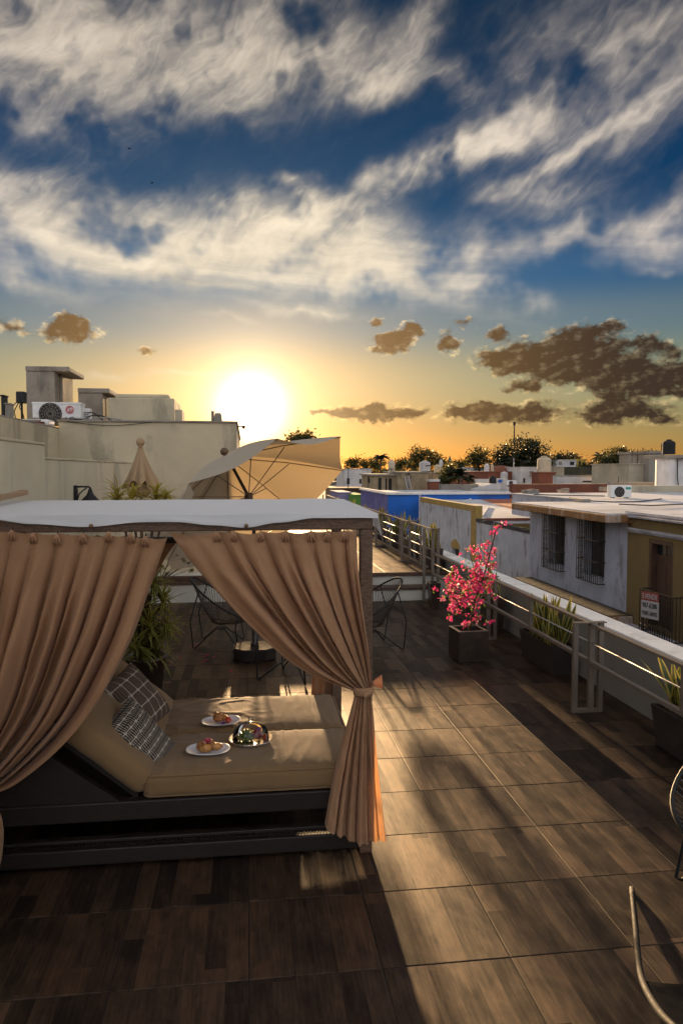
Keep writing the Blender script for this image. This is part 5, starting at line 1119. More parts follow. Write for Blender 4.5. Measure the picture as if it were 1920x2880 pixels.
# ------------------------------------------------------------------ houses across the street
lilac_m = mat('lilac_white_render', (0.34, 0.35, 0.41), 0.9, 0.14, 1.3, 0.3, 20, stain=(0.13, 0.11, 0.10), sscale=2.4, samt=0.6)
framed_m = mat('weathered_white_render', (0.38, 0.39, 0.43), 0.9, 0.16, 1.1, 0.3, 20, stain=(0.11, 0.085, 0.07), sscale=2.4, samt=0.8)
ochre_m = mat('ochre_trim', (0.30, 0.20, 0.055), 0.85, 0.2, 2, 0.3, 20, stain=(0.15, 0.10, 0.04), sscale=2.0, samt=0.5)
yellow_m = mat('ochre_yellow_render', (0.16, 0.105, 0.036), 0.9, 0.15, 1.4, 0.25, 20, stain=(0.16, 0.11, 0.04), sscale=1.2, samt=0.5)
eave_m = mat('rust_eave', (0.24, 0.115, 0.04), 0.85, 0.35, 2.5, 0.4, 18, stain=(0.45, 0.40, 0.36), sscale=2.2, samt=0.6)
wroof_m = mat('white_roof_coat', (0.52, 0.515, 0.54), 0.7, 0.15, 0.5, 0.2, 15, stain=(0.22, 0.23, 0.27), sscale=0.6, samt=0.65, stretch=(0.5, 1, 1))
terra_m = mat('terracotta_coat', (0.36, 0.11, 0.05), 0.85, 0.25, 1.2, stain=(0.22, 0.08, 0.05), samt=0.4)
blue_m = mat('cobalt_wall', (0.008, 0.11, 0.46), 0.75, 0.15, 0.9, stain=(0.03, 0.07, 0.2), sscale=0.6, samt=0.4)
bluew_m = mat('skylit_blue_wall', (0.10, 0.10, 0.30), 0.85, 0.3, 0.8, stain=(0.22, 0.20, 0.30), sscale=0.5, samt=0.6)  # side of the blue house, sky light put into its colour
white_m = mat('white_trim', (0.66, 0.64, 0.62), 0.8, 0.1, 1.5, stain=(0.35, 0.32, 0.28), sscale=1.5, samt=0.35)
shut_m = mat('shaded_shutter', (0.007, 0.005, 0.004), 0.6, 0.4, 6, stretch=(1, 6, 0.6))  # dark wood taken to near-black, recess shade put into the colour
iron_m = mat('wrought_iron', (0.015, 0.014, 0.014), 0.5, 0.2, 9)
mould_m = mat('moulding_grey', (0.35, 0.33, 0.36), 0.85, 0.2, 2, stain=(0.15, 0.13, 0.12), sscale=1.5, samt=0.5)
FX = 11.0
def yat(px, X=FX): return atx(px, 1450, X).y
def zat(px, py, X=FX): return atx(px, py, X).z
wh = thing('white_house', 'faded lilac white house with rust coloured eave and two barred windows', 'house', (FX, 24, GROUND_Z))
y0, y1 = yat(1765), yat(1490)
wins = [(yat(1589), yat(1543), -1.20, 0.66), (yat(1702), yat(1644), -1.20, 0.66)]
def wall_with_openings(mb, X, t, ya, yb, za, zb, ops):
    """a wall in the plane X= with rectangular holes"""
    ops = sorted(ops); cur = ya
    for (a, b, c_, d) in ops:
        mb.box(X, X + t, cur, a, za, zb); mb.box(X, X + t, a, b, za, c_); mb.box(X, X + t, a, b, d, zb); cur = b
    mb.box(X, X + t, cur, yb, za, zb); return mb
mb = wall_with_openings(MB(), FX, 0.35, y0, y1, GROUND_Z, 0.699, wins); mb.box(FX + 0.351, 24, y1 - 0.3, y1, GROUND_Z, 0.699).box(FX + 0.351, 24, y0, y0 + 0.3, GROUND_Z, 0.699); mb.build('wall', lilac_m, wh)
for k, (a, b, za, zb) in enumerate(wins):
    w = MB().box(FX + 0.26, FX + 0.30, a + 0.001, b - 0.001, za + 0.001, zb - 0.001).build('window', shut_m, wh)
    m_ = (a + b) / 2
    for q in (a, m_ + 0.01):
        for r in range(3): MB().box(FX + 0.235, FX + 0.259, q + 0.05, q + (b - a) / 2 - 0.06, za + 0.08 + r * 0.61, za + 0.60 + r * 0.61).build('shutter_panel', shut_m, w)
    gx = FX - 0.24; gr_ = MB(); aa, bb = a - 0.04, b + 0.04; zz0, zz1 = za - 0.12, zb + 0.03
    n = 11
    for q in range(n + 1): y = lerp(aa, bb, q / n); gr_.bar((gx, y, zz0), (gx, y, zz1), 0.018, 0.018)
    for z in (zz0, lerp(zz0, zz1, 0.33), lerp(zz0, zz1, 0.66), zz1): gr_.bar((gx, aa, z), (gx, bb, z), 0.035, 0.03); gr_.bar((gx, aa, z), (FX, aa, z), 0.03, 0.03); gr_.bar((gx, bb, z), (FX, bb, z), 0.03, 0.03)
    for y in (aa, bb):
        for x in (gx + 0.08, gx + 0.16): gr_.bar((x, y, zz0), (x, y, zz1), 0.014, 0.014)
        for r in range(9):
            zc = lerp(zz0 + 0.12, zz1 - 0.12, r / 8); gr_.tube([(gx + 0.12 + 0.08 * math.cos(t_ * 0.9) * (1 - t_ / 9), y, zc + 0.09 * math.sin(t_ * 0.9) * (1 - t_ / 9)) for t_ in range(8)], 0.009, 4)
    for r in range(5):
        yc = lerp(aa, bb, (r + 0.5) / 5); gr_.tube([(gx - 0.012, yc + 0.09 * math.cos(t_ * 0.8) * (1 - t_ / 10), zz0 + 0.28 + 0.11 * math.sin(t_ * 0.8) * (1 - t_ / 10)) for t_ in range(9)], 0.009, 4)
    gr_.build('iron_grille', iron_m, w)
ye0, ye1 = yat(1704, 10.2), yat(1437, 10.2)
MB().box(10.2, 24, ye0, ye1, 0.70, 0.94).build('eave', eave_m, wh, bevel=0.03)
MB().box(10.26, 24, ye0 + 0.06, ye1 - 0.03, 0.941, 0.975).build('roof', wroof_m, wh)
MB().box(10.2, FX - 0.001, yat(1712, 10.2), yat(1440, 10.2), -2.22, -1.98).build('ledge', eave_m, wh, bevel=0.03)
MB().box(10.25, FX - 0.002, yat(1712, 10.2) + 0.05, yat(1440, 10.2) - 0.05, -1.979, -1.95).build('ledge_top', mat('mossy_ledge', (0.045, 0.038, 0.03), 0.95, 0.5, 3, stain=(0.12, 0.11, 0.10), sscale=2.5, samt=0.6, spec=0.1), wh)
MB().box(14.0, 26, ye1 + 0.001, 38, GROUND_Z, 0.94).build('rear_wall', lilac_m, wh); MB().box(13.95, 26, ye1 + 0.001, 38.1, 0.941, 0.974).build('rear_roof', wroof_m, wh)

yh = thing('yellow_house', 'ochre yellow house with tall brown balcony door at the right edge', 'house', (FX, 17, GROUND_Z))
dy0, dy1 = yat(1895), yat(1826); dz0, dz1 = -2.05, 0.34
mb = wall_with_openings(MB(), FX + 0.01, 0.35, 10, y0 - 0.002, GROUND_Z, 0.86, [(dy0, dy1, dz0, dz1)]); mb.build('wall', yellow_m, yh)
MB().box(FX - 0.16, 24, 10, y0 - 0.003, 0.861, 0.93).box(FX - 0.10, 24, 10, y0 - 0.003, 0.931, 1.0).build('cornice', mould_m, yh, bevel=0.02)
MB().box(FX - 0.08, 24, 10, y0 - 0.004, 1.001, 1.03).build('roof', wroof_m, yh)
zm = zat(1765, 1482); MB().box(FX - 0.10, FX + 0.009, 10, y0 - 0.003, zm - 0.07, zm).box(FX - 0.05, FX + 0.009, 10, y0 - 0.003, zm - 0.13, zm - 0.071).build('moulding', mould_m, yh, bevel=0.01)
dw_m = mat('door_wood', (0.075, 0.036, 0.022), 0.55, 0.35, 5, stretch=(1, 5, 0.6))
dr_ = MB().box(FX + 0.20, FX + 0.25, dy0 + 0.001, dy1 - 0.001, dz0 + 0.001, dz1 - 0.001).build('door', dw_m, yh)
MB().box(FX + 0.02, FX + 0.199, dy1 - 0.10, dy1 - 0.002, dz0, dz1 - 0.002).box(FX + 0.02, FX + 0.199, dy0 + 0.002, dy0 + 0.10, dz0, dz1 - 0.002).box(FX + 0.02, FX + 0.199, dy0 + 0.101, dy1 - 0.101, dz1 - 0.12, dz1 - 0.003).build('door_frame', dw_m, dr_)
MB().box(FX + 0.16, FX + 0.199, dy0 + 0.10, dy1 - 0.10, dz1 - 0.50, dz1 - 0.44).build('transom', dw_m, dr_)
m_ = (dy0 + dy1) / 2
for q in (dy0 + 0.13, m_ + 0.03):
    MB().box(FX + 0.185, FX + 0.199, q, q + (dy1 - dy0) / 2 - 0.17, dz1 - 0.42, dz1 - 0.15).build('pane', mat('dark_glass', (0.01, 0.013, 0.016), 0.1), dr_)
    for z_ in (dz0 + 0.12, dz0 + 0.95): MB().box(FX + 0.18, FX + 0.199, q, q + (dy1 - dy0) / 2 - 0.17, z_, z_ + 0.72).build('door_panel', dw_m, dr_)
bx_ = 10.62; by0, by1 = yat(1898, bx_), yat(1804, bx_); bz1 = zat(1804, 1656, bx_); bz0 = bz1 - 1.15
bal = MB()
for q in range(15): y = lerp(by0, by1, q / 14); bal.bar((bx_, y, bz0), (bx_, y, bz1), 0.018, 0.018)
for z in (bz0, bz0 + 0.25, bz1 - 0.12, bz1): bal.bar((bx_, by0, z), (bx_, by1, z), 0.035, 0.03)
for y in (by0, by1):
    for z in (bz0, bz1): bal.bar((bx_, y, z), (FX, y, z), 0.03, 0.03)
    for x in (bx_ + 0.1, bx_ + 0.2, bx_ + 0.3): bal.bar((x, y, bz0), (x, y, bz1), 0.016, 0.016)
for q in range(7): yc = lerp(by0, by1, (q + 0.5) / 7); bal.tube([(bx_ - 0.01, yc + 0.07 * math.cos(t_ * 0.8) * (1 - t_ / 10), bz0 + 0.13 + 0.1 * math.sin(t_ * 0.8) * (1 - t_ / 10)) for t_ in range(9)], 0.008, 4)
bal.build('balcony_grille', iron_m, yh)
zl = zat(1765, 1748); MB().box(FX - 0.45, FX + 0.009, 10, y0 - 0.003, zl - 0.12, zl).build('balcony_slab', mould_m, yh, bevel=0.02)
# for-sale sign on the balcony
sg = thing('sale_sign', 'red and white for-sale banner with phone numbers on the balcony', 'sign', (bx_ - 0.03, by1, bz1 - 0.6))
sy1, sy0 = yat(1808, bx_ - 0.05), yat(1857, bx_ - 0.05); sX = bx_ - 0.045; zt1, zt0 = zat(1808, 1664, sX), zat(1857, 1672, sX)
signw_m = mat('sign_white', (0.40, 0.39, 0.40), 0.6, 0.05, 5); signr_m = mat('sign_red', (0.24, 0.03, 0.025), 0.6, 0.1, 5); signk_m = mat('sign_black', (0.02, 0.02, 0.025), 0.6)
SH = 0.70
Hb = (zt1 + zt0) / 2
def sgn(u, v0, v1): return None
MB().hexa([(sX, sy1, zt1 - SH), (sX, sy0, zt0 - SH), (sX + 0.012, sy0, zt0 - SH), (sX + 0.012, sy1, zt1 - SH), (sX, sy1, zt1 - 0.23), (sX, sy0, zt0 - 0.23), (sX + 0.012, sy0, zt0 - 0.23), (sX + 0.012, sy1, zt1 - 0.23)]).build('white_panel', signw_m, sg)
MB().hexa([(sX, sy1, zt1 - 0.2295), (sX, sy0, zt0 - 0.2295), (sX + 0.012, sy0, zt0 - 0.2295), (sX + 0.012, sy1, zt1 - 0.2295), (sX, sy1, zt1), (sX, sy0, zt0), (sX + 0.012, sy0, zt0), (sX + 0.012, sy1, zt1)]).build('red_panel', signr_m, sg)
xd = Vector((0, sy0 - sy1, zt0 - zt1)); cy = (sy0 + sy1) / 2; W_ = abs(sy1 - sy0)
text_obj('lettering', 'S.VENDE', W_ * 0.235, signw_m, sg, (sX - 0.006, cy, Hb - 0.18), xd, (0, 0, 1), 0.004)
text_obj('phone_number', '987-6280', W_ * 0.225, signk_m, sg, (sX - 0.006, cy, Hb - 0.42), xd, (0, 0, 1), 0.004)
text_obj('phone_number', '9181-0495', W_ * 0.205, signk_m, sg, (sX - 0.006, cy, Hb - 0.63), xd, (0, 0, 1), 0.004)

# house with the framed wall, its low yard wall and roof
fh = thing('framed_wall_house', 'weathered white house wall with a yellow painted border and pointed niches', 'house', (FX, 40, GROUND_Z))
fy0, fy1 = yat(1338), yat(1181); ft = 0.47
nich = [(yat(1292), yat(1271), 1515, 1542, 1568), (yat(1203), yat(1188), 1496, 1522, 1545)]
nz_ops = []
for (a, b, p1, p2, p3) in nich:
    px_ = 1281 if p1 == 1515 else 1195; nz_ops.append((a, b, zat(px_, p3), zat(px_, p2)))
wall_with_openings(MB(), FX, 0.3, fy0, fy1, GROUND_Z, ft - 0.30, nz_ops).build('wall', framed_m, fh)
MB().box(FX - 0.02, FX + 0.32, fy0, fy1, ft - 0.299, ft).build('top_border', ochre_m, fh, bevel=0.01)
MB().box(FX - 0.019, FX + 0.319, fy0 - 0.001, fy0 + 0.75, GROUND_Z, ft - 0.3).build('side_border', ochre_m, fh)
for (a, b, p1, p2, p3), op in zip(nich, nz_ops):
    px_ = 1281 if p1 == 1515 else 1195; zt_ = zat(px_, p1); m_ = (a + b) / 2
    o = MB(); tri = [(a - 0.1, op[3] + 0.001), (b + 0.1, op[3] + 0.001), (b + 0.1, lerp(op[3], zt_, 0.45)), (m_, zt_), (a - 0.1, lerp(op[3], zt_, 0.45))]
    o.add([(FX - 0.03, y, z) for y, z in tri] + [(FX - 0.001, y, z) for y, z in tri], [(0, 1, 2, 3, 4), (9, 8, 7, 6, 5)] + [(k, 5 + k, 5 + (k + 1) % 5, (k + 1) % 5) for k in range(5)]); o.build('niche_head', ochre_m, fh)
    MB().box(FX + 0.2, FX + 0.25, a, b, op[2], op[3]).build('niche_back', shut_m, fh)
rz_ = -0.15
MB().prism([(FX + 0.33, fy0), (24, fy0), (24, 56.9), (13.6, 56.9), (FX + 0.33, fy1)], rz_ - 0.25, rz_).build('roof', wroof_m, fh)
MB().box(FX + 0.34, 13.9, fy0 + 0.02, fy0 + 0.3, GROUND_Z, rz_ - 0.2505).build('end_wall', yellow_m, fh)
MB().box(FX + 0.32, 13.9, fy0 - 0.05, fy0 - 0.001, rz_ - 0.10, rz_ + 0.02).build('roof_lip', rust_m, fh)
tri = [atz(1347, 1403, rz_ + 0.01), atz(1450, 1401, rz_ + 0.01), atz(1545, 1420, rz_ + 0.01), atz(1492, 1451, rz_ + 0.01)]
m2 = MB(); m2.add([(p.x, p.y, rz_ + 0.004) for p in tri] + [(p.x, p.y, rz_ + 0.012) for p in tri], [(3, 2, 1, 0), (4, 5, 6, 7)] + [(k, (k + 1) % 4, 4 + (k + 1) % 4, 4 + k) for k in range(4)]); m2.build('red_coat', terra_m, fh)
MB().tube([(FX - 0.05, fy1 - 0.1, ft + 0.2), (FX - 0.05, fy1 - 0.1, GROUND_Z)], 0.06, 8).build('drain_pipe', mould_m, fh, smooth=True)
for (p, q) in (((1330, 1402), (1304, 1413)), ((1373, 1428), (1356, 1455))):
    a, b = atz(*p, rz_), atz(*q, rz_); MB().tube([(a.x, a.y, rz_ + 0.05), (b.x, b.y, rz_ + 0.05)], 0.05, 6).build('roof_pipe', white_m, fh)
yw = thing('yard_wall', 'stained white yard wall with dark ragged top between the two houses', 'wall', (FX, 31, GROUND_Z))
MB().box(FX + 0.02, FX + 0.3, y1 + 0.001, fy0 - 0.002, GROUND_Z, -0.30).build('wall_face', framed_m, yw)
rg = MB(); n = 26
for k in range(n):
    a, b = lerp(y1 + 0.002, fy0 - 0.003, k / n), lerp(y1 + 0.002, fy0 - 0.003, (k + 1) / n); rg.box(FX + 0.0, FX + 0.32, a, b, -0.299, -0.18 + 0.07 * nz(k * 0.9) + (0.04 if k % 5 == 0 else 0))
rg.build('ragged_top', mat('black_mould', (0.035, 0.03, 0.028), 0.95, 0.5, 3, stain=(0.3, 0.28, 0.26), sscale=2.5, samt=0.6), yw)

bh = thing('blue_house', 'bright cobalt blue house with white cornice behind the yellow framed wall', 'house', (FX, 60, GROUND_Z))
MB().box(FX, 20.8, 57, 57.3, GROUND_Z, 0.25).build('front_wall', blue_m, bh)
MB().box(FX, FX + 0.3, 57.301, 71, GROUND_Z, 0.25).build('side_wall', bluew_m, bh)
MB().box(FX - 0.15, 20.95, 56.85, 57.35, 0.251, 0.36).box(FX - 0.15, FX + 0.35, 57.351, 71.2, 0.251, 0.36).box(FX - 0.05, 20.85, 56.95, 57.3, 0.361, 0.44).box(FX - 0.05, FX + 0.3, 57.301, 71.1, 0.361, 0.44).build('cornice', white_m, bh)
MB().box(FX + 0.36, 20.8, 57.36, 71, 0.10, 0.20).build('roof', wroof_m, bh)

# ------------------------------------------------------------------ the town behind
def fcol(name, col, st=None, amt=0.6): return mat(name, col, 0.9, 0.2, 0.5, stain=st, sscale=0.45, samt=amt)
grn_m = fcol('green_wall', (0.10, 0.24, 0.04)); pur_m = fcol('lilac_wall', (0.20, 0.17, 0.30)); och2_m = fcol('pale_ochre_wall', (0.36, 0.27, 0.16), (0.10, 0.08, 0.06), 0.7)
fw_m = fcol('town_white', (0.56, 0.54, 0.52), (0.25, 0.23, 0.21), 0.5); brick_m = fcol('brick_red', (0.20, 0.065, 0.035), (0.10, 0.04, 0.03), 0.5); moss_m = mat('mossy_wall', (0.30, 0.23, 0.14), 0.95, 0.3, 0.8, stain=(0.035, 0.03, 0.022), sscale=0.8, samt=0.95)
cgrey_m = fcol('town_concrete', (0.27, 0.24, 0.20), (0.12, 0.10, 0.09), 0.6); dk_m = fcol('dark_opening', (0.025, 0.02, 0.018)); cream3_m = fcol('town_cream', (0.45, 0.39, 0.28), (0.2, 0.17, 0.12), 0.5); yel2_m = fcol('town_yellow', (0.42, 0.29, 0.05))
def town(name, label, cat, x0, x1, yt, Y, D, m, wins=(), zb=GROUND_Z, roof=None, slab=0.12, over=0.08, group='houses of the town'):
    a, b = aty(x0, yt, Y), aty(x1, yt, Y); zt = min(a.z, b.z)
    t = thing(name, label, cat, ((a.x + b.x) / 2, Y + D / 2, zb), group=group)
    MB().box(a.x, b.x, Y, Y + D, zb, zt - slab - 0.001).build('wall', m, t)
    if slab: MB().box(a.x - over, b.x + over, Y - over, Y + D + over, zt - slab, zt).build('roof', roof or m, t)
    for (p0, p1, q0, q1, mm) in wins:
        c0, c1 = aty(p0, q0, Y), aty(p1, q1, Y); w = MB().box(c0.x, c1.x, Y - 0.03, Y - 0.002, c1.z, c0.z).build('window', mm or dk_m, t)
        f = 0.06; MB().box(c0.x - f, c1.x + f, Y - 0.06, Y - 0.0305, c0.z, c0.z + f).box(c0.x - f, c0.x, Y - 0.06, Y - 0.0305, c1.z, c0.z).box(c1.x, c1.x + f, Y - 0.06, Y - 0.0305, c1.z, c0.z).build('frame', m, w)
    return t
town('green_house', 'low green painted house left of the blue house', 'house', 988, 1023, 1391, 76, 8, grn_m)
town('lilac_house', 'low lilac house beside the green one', 'house', 952, 987, 1384, 78, 8, pur_m)
town('brown_roof_house', 'low house with dark brown roof edge behind the green house', 'house', 930, 1030, 1372, 88, 6, brown_m, roof=brown_m)
town('white_house', 'plain white house behind the tip of the big parasol', 'house', 968, 1044, 1318, 110, 10, fw_m, [(975, 983, 1345, 1362, None), (1010, 1016, 1347, 1360, None)])
o_ = town('ochre_house', 'pale ochre flat-roofed house with three dark doorways', 'house', 1048, 1118, 1333, 82, 8, och2_m, [(1063, 1072, 1344, 1379, None), (1083, 1088, 1345, 1379, None), (1092, 1101, 1345, 1379, None)], roof=cgrey_m, slab=0.2, over=0.25)
ms = town('mossy_house', 'mossy stained house wall with a leaning ladder', 'house', 1119, 1205, 1326, 81, 9, moss_m, slab=0.15, roof=cgrey_m)
town('ochre_house', 'narrow ochre house right of the mossy wall', 'house', 1206, 1232, 1328, 83, 7, och2_m, roof=cgrey_m)
ld = thing('ladder', 'thin pale ladder leaning on the mossy wall', 'ladder', aty(1145, 1378, 80.9))
for (p, q) in (((1137, 1340), (1146, 1378)), ((1149, 1338), (1157, 1378))): a, b = aty(*p, 80.95), aty(*q, 80.6); MB().tube([a, b], 0.035, 5).build('rail', fw_m, ld)
for k in range(7): f_ = (k + 0.5) / 7; MB().tube([aty(lerp(1137, 1146, f_), lerp(1340, 1378, f_), lerp(80.95, 80.6, f_)), aty(lerp(1149, 1157, f_), lerp(1338, 1378, f_), lerp(80.95, 80.6, f_))], 0.03, 5).build('rung', fw_m, ld)
town('brick_tank_base', 'square brick pier with a pale cap beside the ochre house', 'pier', 1209, 1234, 1348, 78, 1.2, brick_m, roof=fw_m, slab=0.25)
town('ruined_wall', 'low ruined grey wall behind the blue house cornice', 'wall', 1240, 1345, 1362, 74, 1.0, cgrey_m, slab=0)
town('white_mound_house', 'low whitewashed house with a sloping roof behind the blue cornice', 'house', 1330, 1400, 1366, 75, 6, fw_m)
mo = thing('white_gable', 'whitewashed low gable between the blue house and the red roof', 'gable', aty(1385, 1376, 73))
a, b, c_, d = aty(1330, 1377, 73), aty(1382, 1360, 73), aty(1400, 1361, 73), aty(1457, 1377, 73); q = MB(); q.add([p for p in (a, d, c_, b)] + [p + Vector((0, 5, 0)) for p in (a, d, c_, b)], [(0, 1, 2, 3), (7, 6, 5, 4), (0, 4, 5, 1), (1, 5, 6, 2), (2, 6, 7, 3), (3, 7, 4, 0)]); q.build('roof_slope', fw_m, mo)
q = MB(); q.box(a.x, d.x, 73.05, 78, GROUND_Z, a.z - 0.01); q.build('wall', fw_m, mo)
town('brick_house', 'long brick red house wall below the big tree', 'house', 1318, 1463, 1326, 96, 10, brick_m, roof=brick_m)
dm = thing('brick_dome', 'low brick red dome rising from the long brick house', 'dome', aty(1410, 1326, 100)); a = aty(1410, 1326, 100)
MB().lathe([(2.2, 0), (2.0, 0.35), (1.4, 0.7), (0.6, 0.9), (0.01, 0.95)], (a.x, 100, a.z - 0.1), 20, cap=False).build('vault', brick_m, dm, smooth=True)
town('white_parapet', 'white parapet strip below the brick house', 'wall', 1340, 1378, 1347, 92, 1, fw_m, slab=0)
town('white_house', 'cracked white house stained grey between the brick walls', 'house', 1463, 1522, 1313, 93, 8, fw_m, [(1488, 1500, 1325, 1342, cgrey_m), (1470, 1476, 1345, 1358, None)])
town('brick_pier', 'tall red brick pier under the large cream water tank', 'pier', 1514, 1562, 1328, 88, 2.2, brick_m, roof=brick_m, over=0.1)
town('brick_parapet', 'long rust red parapet at the back of the white roof', 'wall', 1440, 1716, 1361, 62, 0.8, brick_m, slab=0)
town('pale_parapet', 'long dirty pink white parapet with broken top', 'wall', 1562, 1716, 1336, 80, 0.8, fw_m, [(1637, 1690, 1352, 1356, None)], slab=0.1, roof=cgrey_m)
town('cream_house', 'small cream house right of the large cream tank', 'house', 1557, 1586, 1312, 95, 6, cream3_m)
town('grey_house', 'small grey house with windows in front of the far trees', 'house', 1563, 1620, 1293, 130, 8, fw_m, [(1570, 1580, 1298, 1308, cgrey_m), (1602, 1614, 1298, 1308, None)])
town('yellow_house', 'small bright yellow house in front of the far trees', 'house', 1621, 1646, 1291, 132, 8, yel2_m, [(1626, 1632, 1297, 1306, None)])
town('dark_wall', 'dark mossy wall below the small yellow house', 'wall', 1586, 1690, 1313, 100, 0.8, fcol('dark_moss', (0.045, 0.04, 0.022), (0.12, 0.11, 0.04), 0.6), slab=0)
town('concrete_house', 'bare concrete house at the right behind the trees', 'house', 1768, 1828, 1303, 70, 8, cream3_m)
town('concrete_tower', 'taller bare concrete block beside the white tank tower', 'house', 1826, 1868, 1268, 69, 6, cgrey_m, slab=0.25, over=0.15)
town('grey_parapet', 'grey concrete parapet behind the air conditioner with green badge', 'wall', 1718, 1925, 1356, 44, 0.5, cgrey_m, slab=0)
town('pale_parapet', 'low pale parapet behind the white tank tower', 'wall', 1775, 1925, 1366, 38, 0.4, cream3_m, slab=0)
for k, (x0, x1, yt) in enumerate(((1325, 1362, 1313), (1386, 1430, 1312), (1432, 1460, 1318), (1300, 1330, 1316), (1660, 1700, 1322))):
    town('far_house', ['tiny flat-roofed house left of the small white tank', 'tiny cream house under the big tree', 'tiny grey house at the right foot of the big tree', 'tiny house behind the dark palm', 'tiny house behind the pale parapet'][k], 'house', x0, x1, yt, 135 + k * 2, 6, [fw_m, cream3_m, cgrey_m, cream3_m, fw_m][k], [(lerp(x0, x1, 0.3), lerp(x0, x1, 0.45), yt + 4, yt + 9, None)])
# church tower with spire
ch = thing('church_tower', 'slim church tower with pointed green spire on the skyline', 'tower', aty(1265, 1310, 300)); a, b = aty(1261, 1296, 300), aty(1270, 1296, 300)
MB().box(a.x, b.x, 300, 300 + (b.x - a.x), GROUND_Z, a.z).build('shaft', cgrey_m, ch); s_ = (b.x - a.x) / 2; z2 = aty(1265, 1280, 300).z
MB().lathe([(s_ * 1.3, 0), (s_ * 0.8, (z2 - a.z) * 0.35), (0.02, z2 - a.z)], ((a.x + b.x) / 2, 300 + s_, a.z + 0.01), 8).build('spire', fcol('copper_green', (0.05, 0.12, 0.09)), ch)
# antenna mast
am = thing('antenna_mast', 'tall thin radio mast rising behind the big tree', 'mast', aty(1446, 1315, 138)); a = aty(1446, 1187, 138)
MB().tube([(a.x, 138, GROUND_Z), (a.x, 138, a.z)], [0.17, 0.11], 6).build('pole', dk_m, am); MB().box(a.x - 0.2, a.x + 0.2, 137.85, 138.15, a.z - 0.6, a.z + 0.02).build('head', dk_m, am)
tag(MB().tube([aty(979, 1383, 86), aty(979, 1320, 86), aty(980, 1316, 86)], [0.05, 0.04, 0.03], 6).build('utility_pole', dk_m), 'thin dark pole in front of the plain white house', 'pole')
tag(MB().tube([aty(1444, 1318, 110), aty(1444, 1290, 110), aty(1444, 1288, 110)], [0.07, 0.05, 0.02], 6).build('utility_pole', fw_m), 'thin pale pole in front of the big tree', 'pole')
tag(MB().tube([aty(1860, 1268, 69), aty(1860, 1250, 69), aty(1861, 1248, 69), aty(1862, 1250, 69)], [0.05, 0.05, 0.1, 0.02], 6).build('vent_pipe', dk_m), 'thin pipe with knob on the concrete block', 'pipe')
dish = thing('satellite_dish', 'dark satellite dish beside the plain white house', 'dish', aty(1042, 1360, 84)); c_ = aty(1042, 1351, 84)
q = MB(); q.grid(lambda u, v: (c_.x + 0.32 * v * math.cos(u * 6.2832), 84 + 0.1 * v * v, c_.z + 0.38 * v * math.sin(u * 6.2832)), 20, 5); q.build('bowl', dk_m, dish, smooth=True); MB().tube([(c_.x, 84.0, c_.z), (c_.x + 0.05, 84.1, c_.z - 1.2)], 0.05, 6).build('mount', dk_m, dish)
d2 = thing('satellite_dish', 'small pale dish on the parapet near the right palm', 'dish', aty(1685, 1333, 79)); c_ = aty(1685, 1322, 79)
q = MB(); q.grid(lambda u, v: (c_.x + 0.3 * v * math.cos(u * 6.2832), 79 - 0.2 * v * math.cos(u * 6.2832) + 0.1 * v * v, c_.z + 0.22 * v * math.sin(u * 6.2832)), 16, 4); q.build('bowl', fw_m, d2, smooth=True); MB().tube([(c_.x, 79.1, c_.z), (c_.x, 80.2, c_.z - 0.6)], 0.03, 6).build('mount', dk_m, d2)

# water tanks
tank_mats = {'w': fw_m, 'c': fcol('tank_cream', (0.50, 0.42, 0.30)), 'k': fcol('tank_black', (0.018, 0.017, 0.018))}
def tank(label, x0, x1, yt, yb, Y, key, ped=None):
    a, b = aty(x0, yt, Y), aty(x1, yb, Y); r = (b.x - a.x) / 2; h_ = a.z - b.z; t = thing('water_tank', label, 'water tank', ((a.x + b.x) / 2, Y + r, b.z), group='water tanks on the roofs'); m = tank_mats[key]; cx = (a.x + b.x) / 2
    prof = [(r * 0.96, 0), (r, 0.02 * h_)] + [q for k in range(4) for q in ((r, h_ * (0.05 + k * 0.17)), (r, h_ * (0.17 + k * 0.17)), (r * 0.965, h_ * (0.185 + k * 0.17)), (r * 0.965, h_ * (0.205 + k * 0.17)))] + [(r, h_ * 0.74), (r * 0.95, h_ * 0.80), (r * 0.62, h_ * 0.91)]
    MB().lathe(prof, (cx, Y + r, b.z), 20).build('barrel', m, t)
    MB().lathe([(r * 0.40, h_ * 0.911), (r * 0.42, h_ * 0.93), (r * 0.42, h_ * 0.985), (r * 0.38, h_)], (cx, Y + r, b.z), 16).build('lid', m, t)
    if ped is not None: MB().box(cx - r * 0.9, cx + r * 0.9, Y + r * 0.1, Y + r * 1.9, ped, b.z - 0.001).build('stand', cgrey_m, t)
    return t
tank('beige water tank near the palm on the ochre house', 1093, 1112, 1292, 1330, 84, 'c', GROUND_Z); tk = tank('white water tank with dark lettering on the mossy house', 1183, 1213, 1295, 1325, 82.5, 'w')
a = aty(1204, 1310, 82.3); MB().bar((a.x - 0.28, 82.55, a.z - 0.03), (a.x + 0.25, 82.45, a.z + 0.06), 0.1, 0.10).build('lettering_band', signk_m, tk)
tank('squat beige tank at the right end of the ochre house', 1223, 1240, 1306, 1330, 84, 'c'); tank('small white tank left of the church spire', 1236, 1246, 1292, 1320, 140, 'w', GROUND_Z)
tank('small white tank below the sunlit tree', 1364, 1377, 1303, 1326, 96.5, 'w'); tank('narrow beige tank right of the small white tank', 1381, 1389, 1305, 1326, 97, 'c'); tank('large cream tank on the red brick pier', 1519, 1556, 1282, 1328, 88.3, 'c')
